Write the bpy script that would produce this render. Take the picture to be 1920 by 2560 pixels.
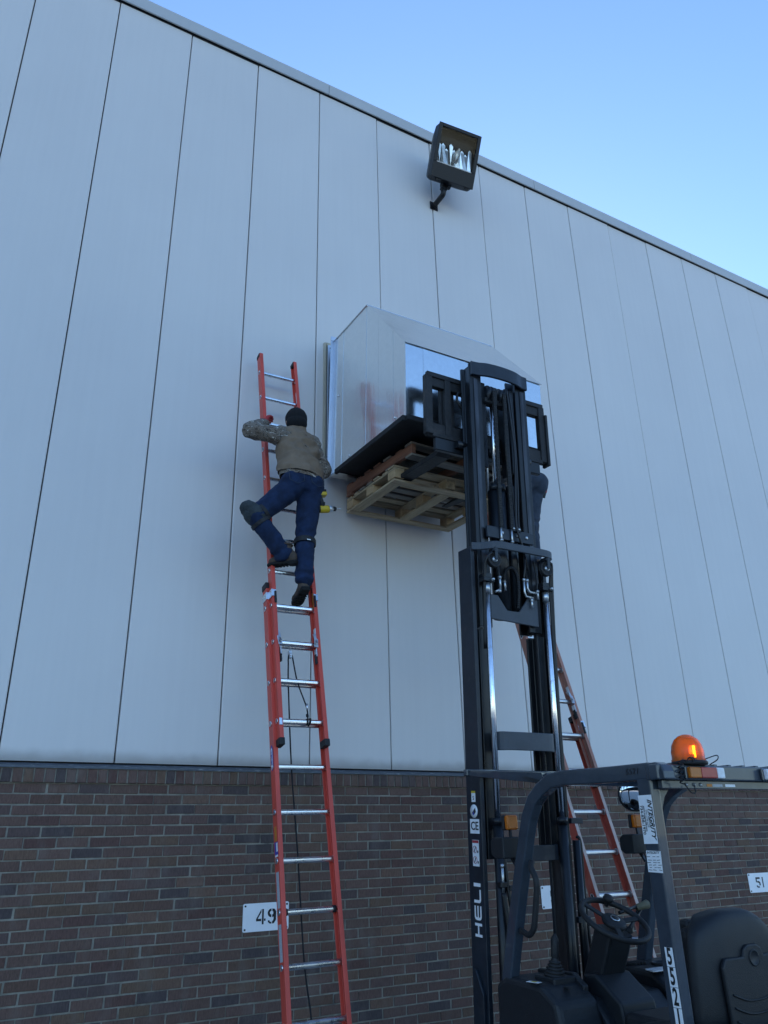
import bpy, bmesh, math, random
from mathutils import Vector, Matrix, noise
random.seed(7)
SC = bpy.context.scene
for o in list(bpy.data.objects): bpy.data.objects.remove(o)
COL = SC.collection
R = math.radians
# ------------------------------------------------------------------ camera
cd = bpy.data.cameras.new('Camera'); cam = bpy.data.objects.new('Camera', cd); COL.objects.link(cam)
cd.sensor_fit = 'HORIZONTAL'; cd.sensor_width = 36.0; cd.lens = 36.0*1950.0/1920.0
cd.clip_start = 0.05; cd.clip_end = 2000
def cam_basis(pitch, yaw, roll):
    f = Vector((math.sin(yaw)*math.cos(pitch), math.cos(yaw)*math.cos(pitch), math.sin(pitch)))
    r0 = Vector((math.cos(yaw), -math.sin(yaw), 0)); u0 = r0.cross(f)
    return (math.cos(roll)*r0+math.sin(roll)*u0), (-math.sin(roll)*r0+math.cos(roll)*u0), f
cr, cu, cf = cam_basis(0.3967, 0.5183, -0.0224)
mw = Matrix.Identity(4)
for i, v in enumerate((cr, cu, -cf)):
    for j in range(3): mw[j][i] = v[j]
CAMP = Vector((0.3447, -5.9364, 1.7298)); mw.translation = CAMP
cam.matrix_world = mw; SC.camera = cam
# ------------------------------------------------------------------ sky, sun, exposure
SUN_EL, SUN_AZ = R(22), R(32)           # azimuth from +y towards +x: low behind the building
w = bpy.data.worlds.new('World'); SC.world = w; w.use_nodes = True
wn = w.node_tree; bg = wn.nodes['Background']
sky = wn.nodes.new('ShaderNodeTexSky'); sky.sky_type = 'NISHITA'; sky.sun_disc = False
sky.sun_elevation = SUN_EL; sky.sun_rotation = SUN_AZ; sky.altitude = 200; sky.air_density = 1.0; sky.dust_density = 0.25; sky.ozone_density = 4.6
wn.links.new(sky.outputs[0], bg.inputs[0]); bg.inputs[1].default_value = 0.15
sl = bpy.data.lights.new('sun', 'SUN'); sl.energy = 3.5; sl.angle = R(0.5); sl.color = (1, .93, .82)
so = bpy.data.objects.new('sun', sl); COL.objects.link(so)
sd = Vector((math.sin(SUN_AZ)*math.cos(SUN_EL), math.cos(SUN_AZ)*math.cos(SUN_EL), math.sin(SUN_EL)))
so.rotation_euler = sd.to_track_quat('Z', 'Y').to_euler(); so.location = (0, 40, 30)
SC.view_settings.view_transform = 'Standard'; SC.view_settings.look = 'None'
SC.view_settings.gamma = 1.0; SC.view_settings.exposure = 1.27; SC.view_settings.use_curve_mapping = False
# ------------------------------------------------------------------ helpers
MATS = {}
def mat(name, col, rough=.5, metal=0., var=0., vscale=6., bump=0., bscale=40., col2=None, spec=.5, stretch=None, rvar=0., trans=0., ior=1.45, emit=None, wear=None, wscale=9., coat=0.):
    """procedural principled material: base colour modulated by noise, fine relief, optional wear colour"""
    m = bpy.data.materials.new(name); m.use_nodes = True; nt = m.node_tree; b = nt.nodes['Principled BSDF']
    L = nt.links.new
    b.inputs['Roughness'].default_value = rough; b.inputs['Metallic'].default_value = metal
    b.inputs['Specular IOR Level'].default_value = spec; b.inputs['IOR'].default_value = ior
    b.inputs['Transmission Weight'].default_value = trans; b.inputs['Coat Weight'].default_value = coat
    b.inputs['Base Color'].default_value = (*col, 1)
    tc = nt.nodes.new('ShaderNodeTexCoord'); vec = tc.outputs['Object']
    if stretch:
        mp = nt.nodes.new('ShaderNodeMapping'); mp.inputs['Scale'].default_value = stretch; L(vec, mp.inputs[0]); vec = mp.outputs[0]
    out = None
    if var or col2 or rvar:
        n = nt.nodes.new('ShaderNodeTexNoise'); n.inputs['Scale'].default_value = vscale; n.inputs['Detail'].default_value = 6; n.inputs['Roughness'].default_value = .62; L(vec, n.inputs['Vector'])
        cr_ = nt.nodes.new('ShaderNodeValToRGB'); L(n.outputs[0], cr_.inputs[0])
        c2 = col2 or tuple(max(0, c*(1-var)) for c in col); c1 = col if col2 else tuple(c*(1+var) for c in col)
        cr_.color_ramp.elements[0].position = .33; cr_.color_ramp.elements[0].color = (*c2, 1)
        cr_.color_ramp.elements[1].position = .67; cr_.color_ramp.elements[1].color = (*c1, 1)
        out = cr_.outputs[0]
        if rvar:
            mr = nt.nodes.new('ShaderNodeMapRange'); mr.inputs[1].default_value = .3; mr.inputs[2].default_value = .7
            mr.inputs[3].default_value = max(.02, rough-rvar); mr.inputs[4].default_value = min(1, rough+rvar); L(n.outputs[0], mr.inputs[0]); L(mr.outputs[0], b.inputs['Roughness'])
    if wear:
        n2 = nt.nodes.new('ShaderNodeTexNoise'); n2.inputs['Scale'].default_value = wscale; n2.inputs['Detail'].default_value = 9; n2.inputs['Roughness'].default_value = .7; L(vec, n2.inputs['Vector'])
        r2 = nt.nodes.new('ShaderNodeValToRGB'); r2.color_ramp.elements[0].position = .56; r2.color_ramp.elements[1].position = .70; L(n2.outputs[0], r2.inputs[0])
        mx = nt.nodes.new('ShaderNodeMix'); mx.data_type = 'RGBA'; L(r2.outputs[0], mx.inputs[0])
        if out: L(out, mx.inputs[6])
        else: mx.inputs[6].default_value = (*col, 1)
        mx.inputs[7].default_value = (*wear, 1); out = mx.outputs[2]
    if out: L(out, b.inputs['Base Color'])
    if bump:
        n3 = nt.nodes.new('ShaderNodeTexNoise'); n3.inputs['Scale'].default_value = bscale; n3.inputs['Detail'].default_value = 5; L(vec, n3.inputs['Vector'])
        bp = nt.nodes.new('ShaderNodeBump'); bp.inputs['Strength'].default_value = bump; bp.inputs['Distance'].default_value = .01; L(n3.outputs[0], bp.inputs['Height']); L(bp.outputs[0], b.inputs['Normal'])
    if emit: b.inputs['Emission Color'].default_value = (*emit[0], 1); b.inputs['Emission Strength'].default_value = emit[1]
    MATS[name] = m
    return m
def tag(o, label, cat, group=None, kind=None):
    if label: o['label'] = label
    if cat: o['category'] = cat
    if group: o['group'] = group
    if kind: o['kind'] = kind
    return o
def empty(name, loc, label=None, cat=None, group=None):
    o = bpy.data.objects.new(name, None); COL.objects.link(o); o.location = loc; o.empty_display_size = .2
    return tag(o, label, cat, group)
def V(*a): return Vector(a)
def frame(axis, hint=(0, 0, 1)):
    z = Vector(axis).normalized(); h = Vector(hint)
    if abs(z.dot(h.normalized())) > .97: h = Vector((1, 0, 0)) if abs(z.x) < .9 else Vector((0, 1, 0))
    x = h.cross(z).normalized(); y = z.cross(x)
    return x, y, z
class MB:
    """collects shapes in world coordinates and links them as one mesh object"""
    def __init__(s): s.v = []; s.f = []; s.sm = []
    def add(s, vs, fs, smooth=False):
        n = len(s.v); s.v += [Vector(p) for p in vs]; s.f += [[n+i for i in f] for f in fs]; s.sm += [smooth]*len(fs); return s
    def box(s, c, size, X=(1, 0, 0), Y=(0, 1, 0), Z=(0, 0, 1)):
        c = Vector(c); X, Y, Z = Vector(X)*size[0]/2, Vector(Y)*size[1]/2, Vector(Z)*size[2]/2
        vs = [c+X*a+Y*b+Z*d for d in (-1, 1) for b in (-1, 1) for a in (-1, 1)]
        return s.add(vs, [(0, 2, 3, 1), (4, 5, 7, 6), (0, 1, 5, 4), (2, 6, 7, 3), (0, 4, 6, 2), (1, 3, 7, 5)])
    def ab(s, a, b):
        a, b = Vector(a), Vector(b); return s.box((a+b)/2, [abs(q) for q in (b-a)])
    def bar(s, a, b, wx, wy, hint=(0, 0, 1)):
        a, b = Vector(a), Vector(b); x, y, z = frame(b-a, hint)
        return s.box((a+b)/2, (wx, wy, (b-a).length), x, y, z)
    def prism(s, pts, o, X, Y, Z, depth):
        """polygon pts (2-D) in plane o+X,Y extruded along Z by depth"""
        o, X, Y, Z = Vector(o), Vector(X), Vector(Y), Vector(Z); n = len(pts)
        vs = [o+X*p[0]+Y*p[1] for p in pts]+[o+X*p[0]+Y*p[1]+Z*depth for p in pts]
        fs = [list(range(n))[::-1], [n+i for i in range(n)]]+[(i, (i+1) % n, n+(i+1) % n, n+i) for i in range(n)]
        return s.add(vs, fs)
    def sweep(s, path, prof, hint=(0, 0, 1), closed=False, smooth=False, caps=True, fixed=None):
        """profile (2-D) carried along a 3-D path"""
        P = [Vector(p) for p in path]; n = len(P); m = len(prof); vs = []; px = None
        for i in range(n):
            a = P[i-1] if (i > 0 or closed) else P[i]; b = P[(i+1) % n] if (i < n-1 or closed) else P[i]
            t = (b-a).normalized()
            if fixed: x = Vector(fixed); x = (x-t*x.dot(t)).normalized()
            elif px is None: x = frame(t, hint)[0]
            else: x = (px-t*px.dot(t)).normalized()
            px = x; y = t.cross(x)
            sc = 1.0
            if 0 < i < n-1 or closed:
                d1 = (P[i]-P[i-1]).normalized(); d2 = (P[(i+1) % n]-P[i]).normalized(); c = max(.3, math.sqrt(max(0, (1+d1.dot(d2))/2))); sc = 1/c
            vs += [P[i]+x*q[0]*(sc if sc < 1.2 else 1)+y*q[1]*(sc if sc < 1.2 else 1) for q in prof]
        fs = []
        for i in range(n if closed else n-1):
            for j in range(m):
                a, b = i*m+j, i*m+(j+1) % m; c, d = ((i+1) % n)*m+(j+1) % m, ((i+1) % n)*m+j
                fs.append((a, b, c, d))
        s.add(vs, fs, smooth)
        if caps and not closed:
            s.add(vs[:m], [list(range(m))[::-1]]); s.add(vs[-m:], [list(range(m))])
        return s
    def tube(s, path, r, n=8, closed=False, r2=None):
        return s.sweep(path, [(math.cos(2*math.pi*i/n)*r, math.sin(2*math.pi*i/n)*(r2 or r)) for i in range(n)], closed=closed, smooth=True)
    def cyl(s, a, b, r, n=16): return s.tube([a, b], r, n)
    def lathe(s, o, axis, prof, n=20, hint=(0, 0, 1)):
        """prof: (radius, height) pairs about axis"""
        o = Vector(o); x, y, z = frame(axis, hint); m = len(prof); vs = []
        for i in range(n):
            c, q = math.cos(2*math.pi*i/n), math.sin(2*math.pi*i/n)
            vs += [o+(x*c+y*q)*p[0]+z*p[1] for p in prof]
        fs = [(i*m+j, ((i+1) % n)*m+j, ((i+1) % n)*m+j+1, i*m+j+1) for i in range(n) for j in range(m-1)]
        return s.add(vs, fs, True)
    def build(s, name, material, parent=None, bevel=0., seg=1, label=None, subs=0, off=None):
        o0 = Vector((0, 0, 0))
        if parent is not None:
            q = parent
            while q: o0 = o0+Vector(q.location); q = q.parent
        if off is not None: o0 = Vector(off)
        me = bpy.data.meshes.new(name); me.from_pydata([v-o0 for v in s.v], [], s.f); me.polygons.foreach_set('use_smooth', s.sm)
        bm = bmesh.new(); bm.from_mesh(me); bmesh.ops.remove_doubles(bm, verts=bm.verts, dist=1e-5) if not bevel else None
        bmesh.ops.recalc_face_normals(bm, faces=bm.faces)
        if bevel:
            es = [e for e in bm.edges if len(e.link_faces) == 2 and e.calc_face_angle(0) > R(28)]
            bmesh.ops.bevel(bm, geom=es, offset=bevel, segments=seg, profile=.5, affect='EDGES', clamp_overlap=True)
        bm.to_mesh(me); bm.free(); me.update()
        me.materials.append(MATS[material] if isinstance(material, str) else material)
        o = bpy.data.objects.new(name, me); COL.objects.link(o)
        if parent is not None: o.parent = parent
        elif off is not None: o.location = off
        if label: o['label'] = label
        if subs:
            md = o.modifiers.new('s', 'SUBSURF'); md.levels = subs; md.render_levels = subs
        return o
def rrect(w, h, r, n=3):
    pts = []
    for cx, cy, a0 in ((w/2-r, h/2-r, 0), (-w/2+r, h/2-r, 90), (-w/2+r, -h/2+r, 180), (w/2-r, -h/2+r, 270)):
        for i in range(n+1): a = R(a0+90*i/n); pts.append((cx+r*math.cos(a), cy+r*math.sin(a)))
    return pts
def arc(c, rad, a0, a1, n): return [(c[0]+rad*math.cos(R(a0+(a1-a0)*i/n)), c[1]+rad*math.sin(R(a0+(a1-a0)*i/n))) for i in range(n+1)]
def smoothpath(P, n=6):
    P = [Vector(p) for p in P]; out = []
    for i in range(len(P)-1):
        p0 = P[max(0, i-1)]; p1 = P[i]; p2 = P[i+1]; p3 = P[min(len(P)-1, i+2)]
        for k in range(n):
            t = k/n; out.append(.5*((2*p1)+(-p0+p2)*t+(2*p0-5*p1+4*p2-p3)*t*t+(-p0+3*p1-3*p2+p3)*t**3))
    return out+[P[-1]]
def text(name, s, o, X, Y, size, material, parent, shear=0., sx=1., depth=.0015, bold=0., align='CENTER'):
    """lettering as thin raised geometry: centre o, reading direction X, up Y"""
    cu_ = bpy.data.curves.new(name, 'FONT'); cu_.body = s; cu_.size = size; cu_.align_x = align; cu_.align_y = 'CENTER'; cu_.shear = shear; cu_.extrude = depth/2; cu_.offset = bold; cu_.resolution_u = 3
    ob = bpy.data.objects.new('tmp', cu_); COL.objects.link(ob)
    dg = bpy.context.evaluated_depsgraph_get(); me = bpy.data.meshes.new_from_object(ob.evaluated_get(dg)); bpy.data.objects.remove(ob); bpy.data.curves.remove(cu_)
    X, Y = Vector(X).normalized(), Vector(Y).normalized(); Z = X.cross(Y); o0 = Vector((0, 0, 0)); q = parent
    while q: o0 = o0+Vector(q.location); q = q.parent
    o = Vector(o)
    for v in me.vertices: v.co = o-o0+X*v.co.x*sx+Y*v.co.y+Z*v.co.z
    me.name = name; me.materials.clear(); me.materials.append(MATS[material]); ob = bpy.data.objects.new(name, me); COL.objects.link(ob); ob.parent = parent
    return ob
# ------------------------------------------------------------------ materials of the setting
def brick_material():
    m = bpy.data.materials.new('brown_brick'); m.use_nodes = True; nt = m.node_tree; L = nt.links.new; b = nt.nodes['Principled BSDF']
    oi = nt.nodes.new('ShaderNodeObjectInfo'); ge = nt.nodes.new('ShaderNodeNewGeometry'); ad = nt.nodes.new('ShaderNodeMath'); ad.operation = 'ADD'; fr = nt.nodes.new('ShaderNodeMath'); fr.operation = 'FRACT'
    L(oi.outputs['Random'], ad.inputs[0]); L(ge.outputs['Random Per Island'], ad.inputs[1]); L(ad.outputs[0], fr.inputs[0])
    cr_ = nt.nodes.new('ShaderNodeValToRGB'); L(fr.outputs[0], cr_.inputs[0]); e = cr_.color_ramp.elements
    e[0].position = 0; e[0].color = (0.078, 0.060, 0.058, 1); e[1].position = 1; e[1].color = (0.168, 0.099, 0.073, 1)
    for p, c in ((.08, (0.090, 0.066, 0.062, 1)), (.2, (0.137, 0.082, 0.067, 1)), (.5, (0.125, 0.076, 0.059, 1)), (.68, (0.152, 0.092, 0.073, 1)), (.78, (0.110, 0.060, 0.050, 1)), (.9, (0.137, 0.086, 0.058, 1))):
        q = e.new(p); q.color = c
    mp = nt.nodes.new('ShaderNodeMapping'); mp.inputs['Scale'].default_value = (3.2, 1, .8); L(ge.outputs['Position'], mp.inputs[0])
    n = nt.nodes.new('ShaderNodeTexNoise'); n.inputs['Scale'].default_value = 34; n.inputs['Detail'].default_value = 8; n.inputs['Roughness'].default_value = .7; L(mp.outputs[0], n.inputs['Vector'])
    mr = nt.nodes.new('ShaderNodeMapRange'); mr.inputs[1].default_value = .3; mr.inputs[2].default_value = .7; mr.inputs[3].default_value = .62; mr.inputs[4].default_value = 1.3; L(n.outputs[0], mr.inputs[0])
    mx = nt.nodes.new('ShaderNodeMix'); mx.data_type = 'RGBA'; mx.blend_type = 'MULTIPLY'; mx.inputs[0].default_value = 1; L(cr_.outputs[0], mx.inputs[6]); L(mr.outputs[0], mx.inputs[7])
    # pale lime bloom in soft vertical runs
    mp2 = nt.nodes.new('ShaderNodeMapping'); mp2.inputs['Scale'].default_value = (2.2, 1, .7); L(ge.outputs['Position'], mp2.inputs[0])
    n2 = nt.nodes.new('ShaderNodeTexNoise'); n2.inputs['Scale'].default_value = 3.5; n2.inputs['Detail'].default_value = 7; L(mp2.outputs[0], n2.inputs['Vector'])
    r2 = nt.nodes.new('ShaderNodeValToRGB'); r2.color_ramp.elements[0].position = .52; r2.color_ramp.elements[1].position = .75; r2.color_ramp.elements[1].color = (.35, .35, .35, 1); L(n2.outputs[0], r2.inputs[0])
    m2 = nt.nodes.new('ShaderNodeMix'); m2.data_type = 'RGBA'; L(r2.outputs[0], m2.inputs[0]); L(mx.outputs[2], m2.inputs[6]); m2.inputs[7].default_value = (.215, .185, .16, 1)
    L(m2.outputs[2], b.inputs['Base Color']); b.inputs['Roughness'].default_value = .85; b.inputs['Specular IOR Level'].default_value = .25
    bp = nt.nodes.new('ShaderNodeBump'); bp.inputs['Strength'].default_value = .55; bp.inputs['Distance'].default_value = .004
    n3 = nt.nodes.new('ShaderNodeTexNoise'); n3.inputs['Scale'].default_value = 160; n3.inputs['Detail'].default_value = 6; L(ge.outputs['Position'], n3.inputs['Vector']); L(n3.outputs[0], bp.inputs['Height']); L(bp.outputs[0], b.inputs['Normal'])
    MATS['brick'] = m
brick_material()
def panel_material():
    m = bpy.data.materials.new('painted_panel'); m.use_nodes = True; nt = m.node_tree; L = nt.links.new; b = nt.nodes['Principled BSDF']
    ge = nt.nodes.new('ShaderNodeNewGeometry')
    n = nt.nodes.new('ShaderNodeTexNoise'); n.inputs['Scale'].default_value = .8; n.inputs['Detail'].default_value = 5; L(ge.outputs['Position'], n.inputs['Vector'])
    mp = nt.nodes.new('ShaderNodeMapping'); mp.inputs['Scale'].default_value = (9, 9, .35); L(ge.outputs['Position'], mp.inputs[0])
    ns = nt.nodes.new('ShaderNodeTexNoise'); ns.inputs['Scale'].default_value = 2.2; ns.inputs['Detail'].default_value = 6; L(mp.outputs[0], ns.inputs['Vector'])
    cr_ = nt.nodes.new('ShaderNodeValToRGB'); cr_.color_ramp.elements[0].position = .3; cr_.color_ramp.elements[0].color = (.645, .615, .59, 1); cr_.color_ramp.elements[1].position = .7; cr_.color_ramp.elements[1].color = (.68, .65, .62, 1); L(n.outputs[0], cr_.inputs[0])
    st = nt.nodes.new('ShaderNodeMapRange'); st.inputs[1].default_value = .35; st.inputs[2].default_value = .65; st.inputs[3].default_value = .985; st.inputs[4].default_value = 1.005; L(ns.outputs[0], st.inputs[0])
    ml = nt.nodes.new('ShaderNodeMix'); ml.data_type = 'RGBA'; ml.blend_type = 'MULTIPLY'; ml.inputs[0].default_value = 1; L(cr_.outputs[0], ml.inputs[6]); L(st.outputs[0], ml.inputs[7])
    # brown tint fading upwards from the foot of the cladding, edge broken by noise
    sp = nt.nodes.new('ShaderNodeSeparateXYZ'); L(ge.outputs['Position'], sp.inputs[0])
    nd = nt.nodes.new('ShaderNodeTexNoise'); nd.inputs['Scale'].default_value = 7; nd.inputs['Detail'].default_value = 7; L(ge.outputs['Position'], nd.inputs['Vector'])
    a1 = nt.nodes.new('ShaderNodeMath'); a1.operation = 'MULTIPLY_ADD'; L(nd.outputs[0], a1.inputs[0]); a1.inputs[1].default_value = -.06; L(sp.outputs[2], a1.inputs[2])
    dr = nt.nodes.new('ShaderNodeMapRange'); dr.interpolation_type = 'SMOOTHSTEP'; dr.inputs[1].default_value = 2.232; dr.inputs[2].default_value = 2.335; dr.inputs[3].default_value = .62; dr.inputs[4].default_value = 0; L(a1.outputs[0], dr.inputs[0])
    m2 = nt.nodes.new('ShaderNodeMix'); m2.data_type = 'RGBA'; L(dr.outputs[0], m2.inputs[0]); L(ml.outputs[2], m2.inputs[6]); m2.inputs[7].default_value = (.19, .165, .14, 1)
    L(m2.outputs[2], b.inputs['Base Color']); b.inputs['Roughness'].default_value = .42; b.inputs['Specular IOR Level'].default_value = .4
    bp = nt.nodes.new('ShaderNodeBump'); bp.inputs['Strength'].default_value = .12; bp.inputs['Distance'].default_value = .004
    n3 = nt.nodes.new('ShaderNodeTexNoise'); n3.inputs['Scale'].default_value = 260; n3.inputs['Detail'].default_value = 3; L(ge.outputs['Position'], n3.inputs['Vector']); L(n3.outputs[0], bp.inputs['Height'])
    bp2 = nt.nodes.new('ShaderNodeBump'); bp2.inputs['Strength'].default_value = .25; bp2.inputs['Distance'].default_value = .02; n4 = nt.nodes.new('ShaderNodeTexNoise'); n4.inputs['Scale'].default_value = 1.1; n4.inputs['Detail'].default_value = 2; L(ge.outputs['Position'], n4.inputs['Vector']); L(n4.outputs[0], bp2.inputs['Height']); L(bp.outputs[0], bp2.inputs['Normal']); L(bp2.outputs[0], b.inputs['Normal'])
    MATS['panel'] = m
panel_material()
mat('coping', (.47, .475, .47), .42, var=.04, vscale=3, bump=.03)
mat('dark_gap', (.03, .032, .035), .8, var=.2)
mat('flashing', (.075, .085, .1), .45, var=.25, vscale=14, wear=(.3, .31, .32), wscale=11, stretch=(1, 1, 6), bump=.2)
mat('mortar', (.25, .228, .185), .95, var=.3, vscale=9, bump=.7, bscale=120, wear=(.10, .095, .088), wscale=5)
mat('concrete', (.33, .32, .30), .9, var=.18, vscale=3, bump=.4, bscale=60, wear=(.22, .21, .20), wscale=.6)
mat('core', (.2, .2, .2), .8, var=.1)
# ------------------------------------------------------------------ ground
g = MB(); g.add([(-300, -300, 0), (300, -300, 0), (300, 300, 0), (-300, 300, 0)], [(0, 1, 2, 3)])
tag(g.build('ground', 'concrete'), None, None, kind='structure')
# ------------------------------------------------------------------ building
ZF, ZT = 2.25, 9.725                    # foot and top of the metal cladding
BLD = empty('warehouse_building', (3.5, .1, 0), 'warehouse with tall grey metal wall panels above a brown brick base', 'building')
MB().ab((-12, .07, 0), (30, 26, 9.72)).build('core', 'core', BLD)
PW = .75
pm = None
for i in range(-12, 32):
    x0 = i*PW+.0045
    if pm is None:
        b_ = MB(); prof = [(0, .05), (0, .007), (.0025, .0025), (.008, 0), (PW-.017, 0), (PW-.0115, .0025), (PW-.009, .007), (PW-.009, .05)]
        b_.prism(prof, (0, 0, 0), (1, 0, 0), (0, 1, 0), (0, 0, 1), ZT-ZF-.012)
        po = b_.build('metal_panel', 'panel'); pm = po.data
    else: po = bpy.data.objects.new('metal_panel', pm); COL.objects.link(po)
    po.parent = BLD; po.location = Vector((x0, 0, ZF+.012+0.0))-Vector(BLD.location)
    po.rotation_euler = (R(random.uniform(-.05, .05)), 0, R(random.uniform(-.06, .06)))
MB().ab((-10, .045, ZF), (26, .068, ZT+.01)).build('joint_backing', 'dark_gap', BLD)
for j in range(-4, 9):                  # folded coping lengths along the parapet
    xa = 3.1+j*3.05
    c = MB(); c.prism([(-.035, -.155), (-.035, .002), (-.02, .012), (.45, .03), (.45, -.02), (-.02, -.02), (-.02, -.155)], (xa+.003, 0, ZT+.167), (0, 1, 0), (0, 0, 1), (1, 0, 0), 3.044)
    c.build('coping', 'coping', BLD)
MB().ab((-10, .004, ZT-.004), (26, .3, ZT+.14)).build('coping_backing', 'dark_gap', BLD)
f_ = MB(); f_.prism([(.05, .016), (-.003, .012), (-.028, -.002), (-.03, -.02), (-.024, -.02), (.05, -.004)], (-10, 0, ZF-.012), (0, 1, 0), (0, 0, 1), (1, 0, 0), 36)
f_.build('flashing', 'flashing', BLD)
# bricks -------------------------------------------------------------
ZR0, ZR1 = ZF-.126, ZF-.034             # rowlock course
CP, BP = .0677, .2032
def brick_mesh(w_, h_, d_, seed):
    rnd = random.Random(seed); m = MB(); m.box((0, d_/2, 0), (w_, d_, h_))
    for v in m.v: v += Vector((rnd.uniform(-.0016, .0016), rnd.uniform(-.0012, .0012), rnd.uniform(-.0014, .0014)))
    return m
def bm_of(m, name):
    me = bpy.data.meshes.new(name); me.from_pydata(m.v, [], m.f); bm = bmesh.new(); bm.from_mesh(me); bmesh.ops.recalc_face_normals(bm, faces=bm.faces)
    bmesh.ops.bevel(bm, geom=[e for e in bm.edges if (e.verts[0].co.y+e.verts[1].co.y)/2 < .03], offset=.0028, segments=1, affect='EDGES'); bm.to_mesh(me); bm.free(); me.materials.append(MATS['brick']); return me
BV = [bm_of(brick_mesh(.1932, .0577, .06, s), 'brick') for s in range(8)]
RV = [bm_of(brick_mesh(.0582, ZR1-ZR0-.004, .075, 50+s), 'rowlock_brick') for s in range(5)]
def in_view(p):
    d = Vector(p)-CAMP; z = d.dot(cf)
    if z < .1: return None
    x, y = 960+1950*d.dot(cr)/z, 1280-1950*d.dot(cu)/z
    return (x, y, z) if -40 < x < 1960 and -40 < y < 2600 else None
cand = []; rest = []
nrow = int((ZR0-.004)/CP)
for rw in range(nrow):
    zc = ZR0-.006-CP*(rw+.5)+.0045
    xs = 1.284+.0-BP*.5 if rw % 2 == 0 else 1.188-BP*.5
    for i in range(-28, 66):
        x = xs+i*BP+random.uniform(-.003, .003); p = (x, random.uniform(-.0015, .0025), zc+random.uniform(-.0014, .0014)); vis = in_view(p)
        # hidden behind the truck, the ladder feet and below the frame are never among the largest in view
        (cand if vis else rest).append((vis[2] if vis else 99, p))
cand.sort(key=lambda t: t[0])
big, rest = cand[:300], rest+cand[300:]
bl = Vector(BLD.location)
for _, p in big:
    o = bpy.data.objects.new('brick', random.choice(BV)); COL.objects.link(o); o.parent = BLD; o.location = Vector(p)-bl; o.rotation_euler = (0, R(random.uniform(-.35, .35)), R(random.uniform(-.4, .4)))
def merged(name, items, variants):
    vs, fs = [], []
    for p in items:
        me = random.choice(variants); n = len(vs); a = random.uniform(-.006, .006)
        vs += [(v.co.x+p[0], v.co.y+p[1], v.co.z+p[2]+a*v.co.x) for v in me.vertices]; fs += [[n+i for i in q.vertices] for q in me.polygons]
    me = bpy.data.meshes.new(name); me.from_pydata([Vector(v)-bl for v in vs], [], fs); me.materials.append(MATS['brick']); o = bpy.data.objects.new(name, me); COL.objects.link(o); o.parent = BLD; o['kind'] = 'stuff'; return o
merged('brickwork', [p for _, p in rest], BV)
rl = []
for i in range(-70, 200):
    p = (1.495+i*.0677+random.uniform(-.002, .002), -.022+random.uniform(-.002, .002), (ZR0+ZR1)/2); rl.append((in_view(p), p))
for vis, p in rl:
    if vis:
        o = bpy.data.objects.new('rowlock_brick', random.choice(RV)); COL.objects.link(o); o.parent = BLD; o.location = Vector(p)-bl; o.rotation_euler = (0, R(random.uniform(-.8, .8)), 0)
merged('rowlock_brickwork', [p for v_, p in rl if not v_], RV)
MB().ab((-10, .0065, 0), (26, .069, ZR0+.002)).build('mortar', 'mortar', BLD)
MB().ab((-10, -.014, ZR0+.002), (26, .069, ZR1+.012)).build('rowlock_mortar', 'mortar', BLD)
# ------------------------------------------------------------------ numbered signs
mat('sign_white', (.84, .84, .85), .35, var=.03, vscale=8)
mat('black_paint', (.012, .012, .014), .55, var=.2, vscale=30)
mat('black_steel', (.02, .021, .023), .5, var=.25, vscale=20)
STENCIL = {'4': [[(.62, 0), (.80, 0), (.80, 1), (.62, 1)], [(0, .22), (.54, .22), (.54, .37), (.17, .37), (.54, .80), (.54, 1.0), (0, .36)], [(.84, .22), (1, .22), (1, .37), (.84, .37)]],
 '5': [[(.03, .52), (.25, .52), (.25, .83), (.95, .83), (.95, 1), (.03, 1)], [(.3, .5), (.3, .63)]+[(.52+.43*math.cos(R(a)), .34+.30*math.sin(R(a))) for a in range(80, -46, -18)]+[(.50+.20*math.cos(R(a)), .34+.13*math.sin(R(a))) for a in range(-46, 81, 18)], [(.0, .2), (.1, .06), (.3, 0), (.68, 0), (.6, .13), (.3, .14), (.18, .25)]],
 '9': [[(.44, .42), (.44, .60)]+[(.46+.20*math.cos(R(a)), .72+.12*math.sin(R(a))) for a in range(260, 99, -20)]+[(.44, .84), (.44, 1)]+[(.46+.44*math.cos(R(a)), .71+.29*math.sin(R(a))) for a in range(100, 261, 20)], [(.54, .60), (.54, .42), (.70, .46), (.70, .3), (.6, .17), (.54, .17), (.54, 0), (.75, .03), (.98, .25), (.98, .8), (.80, .97), (.54, 1), (.54, .84), (.64, .80), (.67, .71), (.64, .62)], [(.05, .22), (.22, .24), (.3, .13), (.46, .12), (.46, 0), (.25, .02), (.08, .12)]],
 '0': [[(.46, 0), (.46, .14), (.3, .2), (.24, .4), (.24, .6), (.3, .8), (.46, .86), (.46, 1), (.2, .95), (.04, .7), (.04, .3), (.2, .05)], [(.56, 0), (.56, .14), (.72, .2), (.78, .4), (.78, .6), (.72, .8), (.56, .86), (.56, 1), (.82, .95), (.98, .7), (.98, .3), (.82, .05)]],
 '1': [[(.1, 0), (.32, 0), (.32, 1), (.1, 1)]]}
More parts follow.
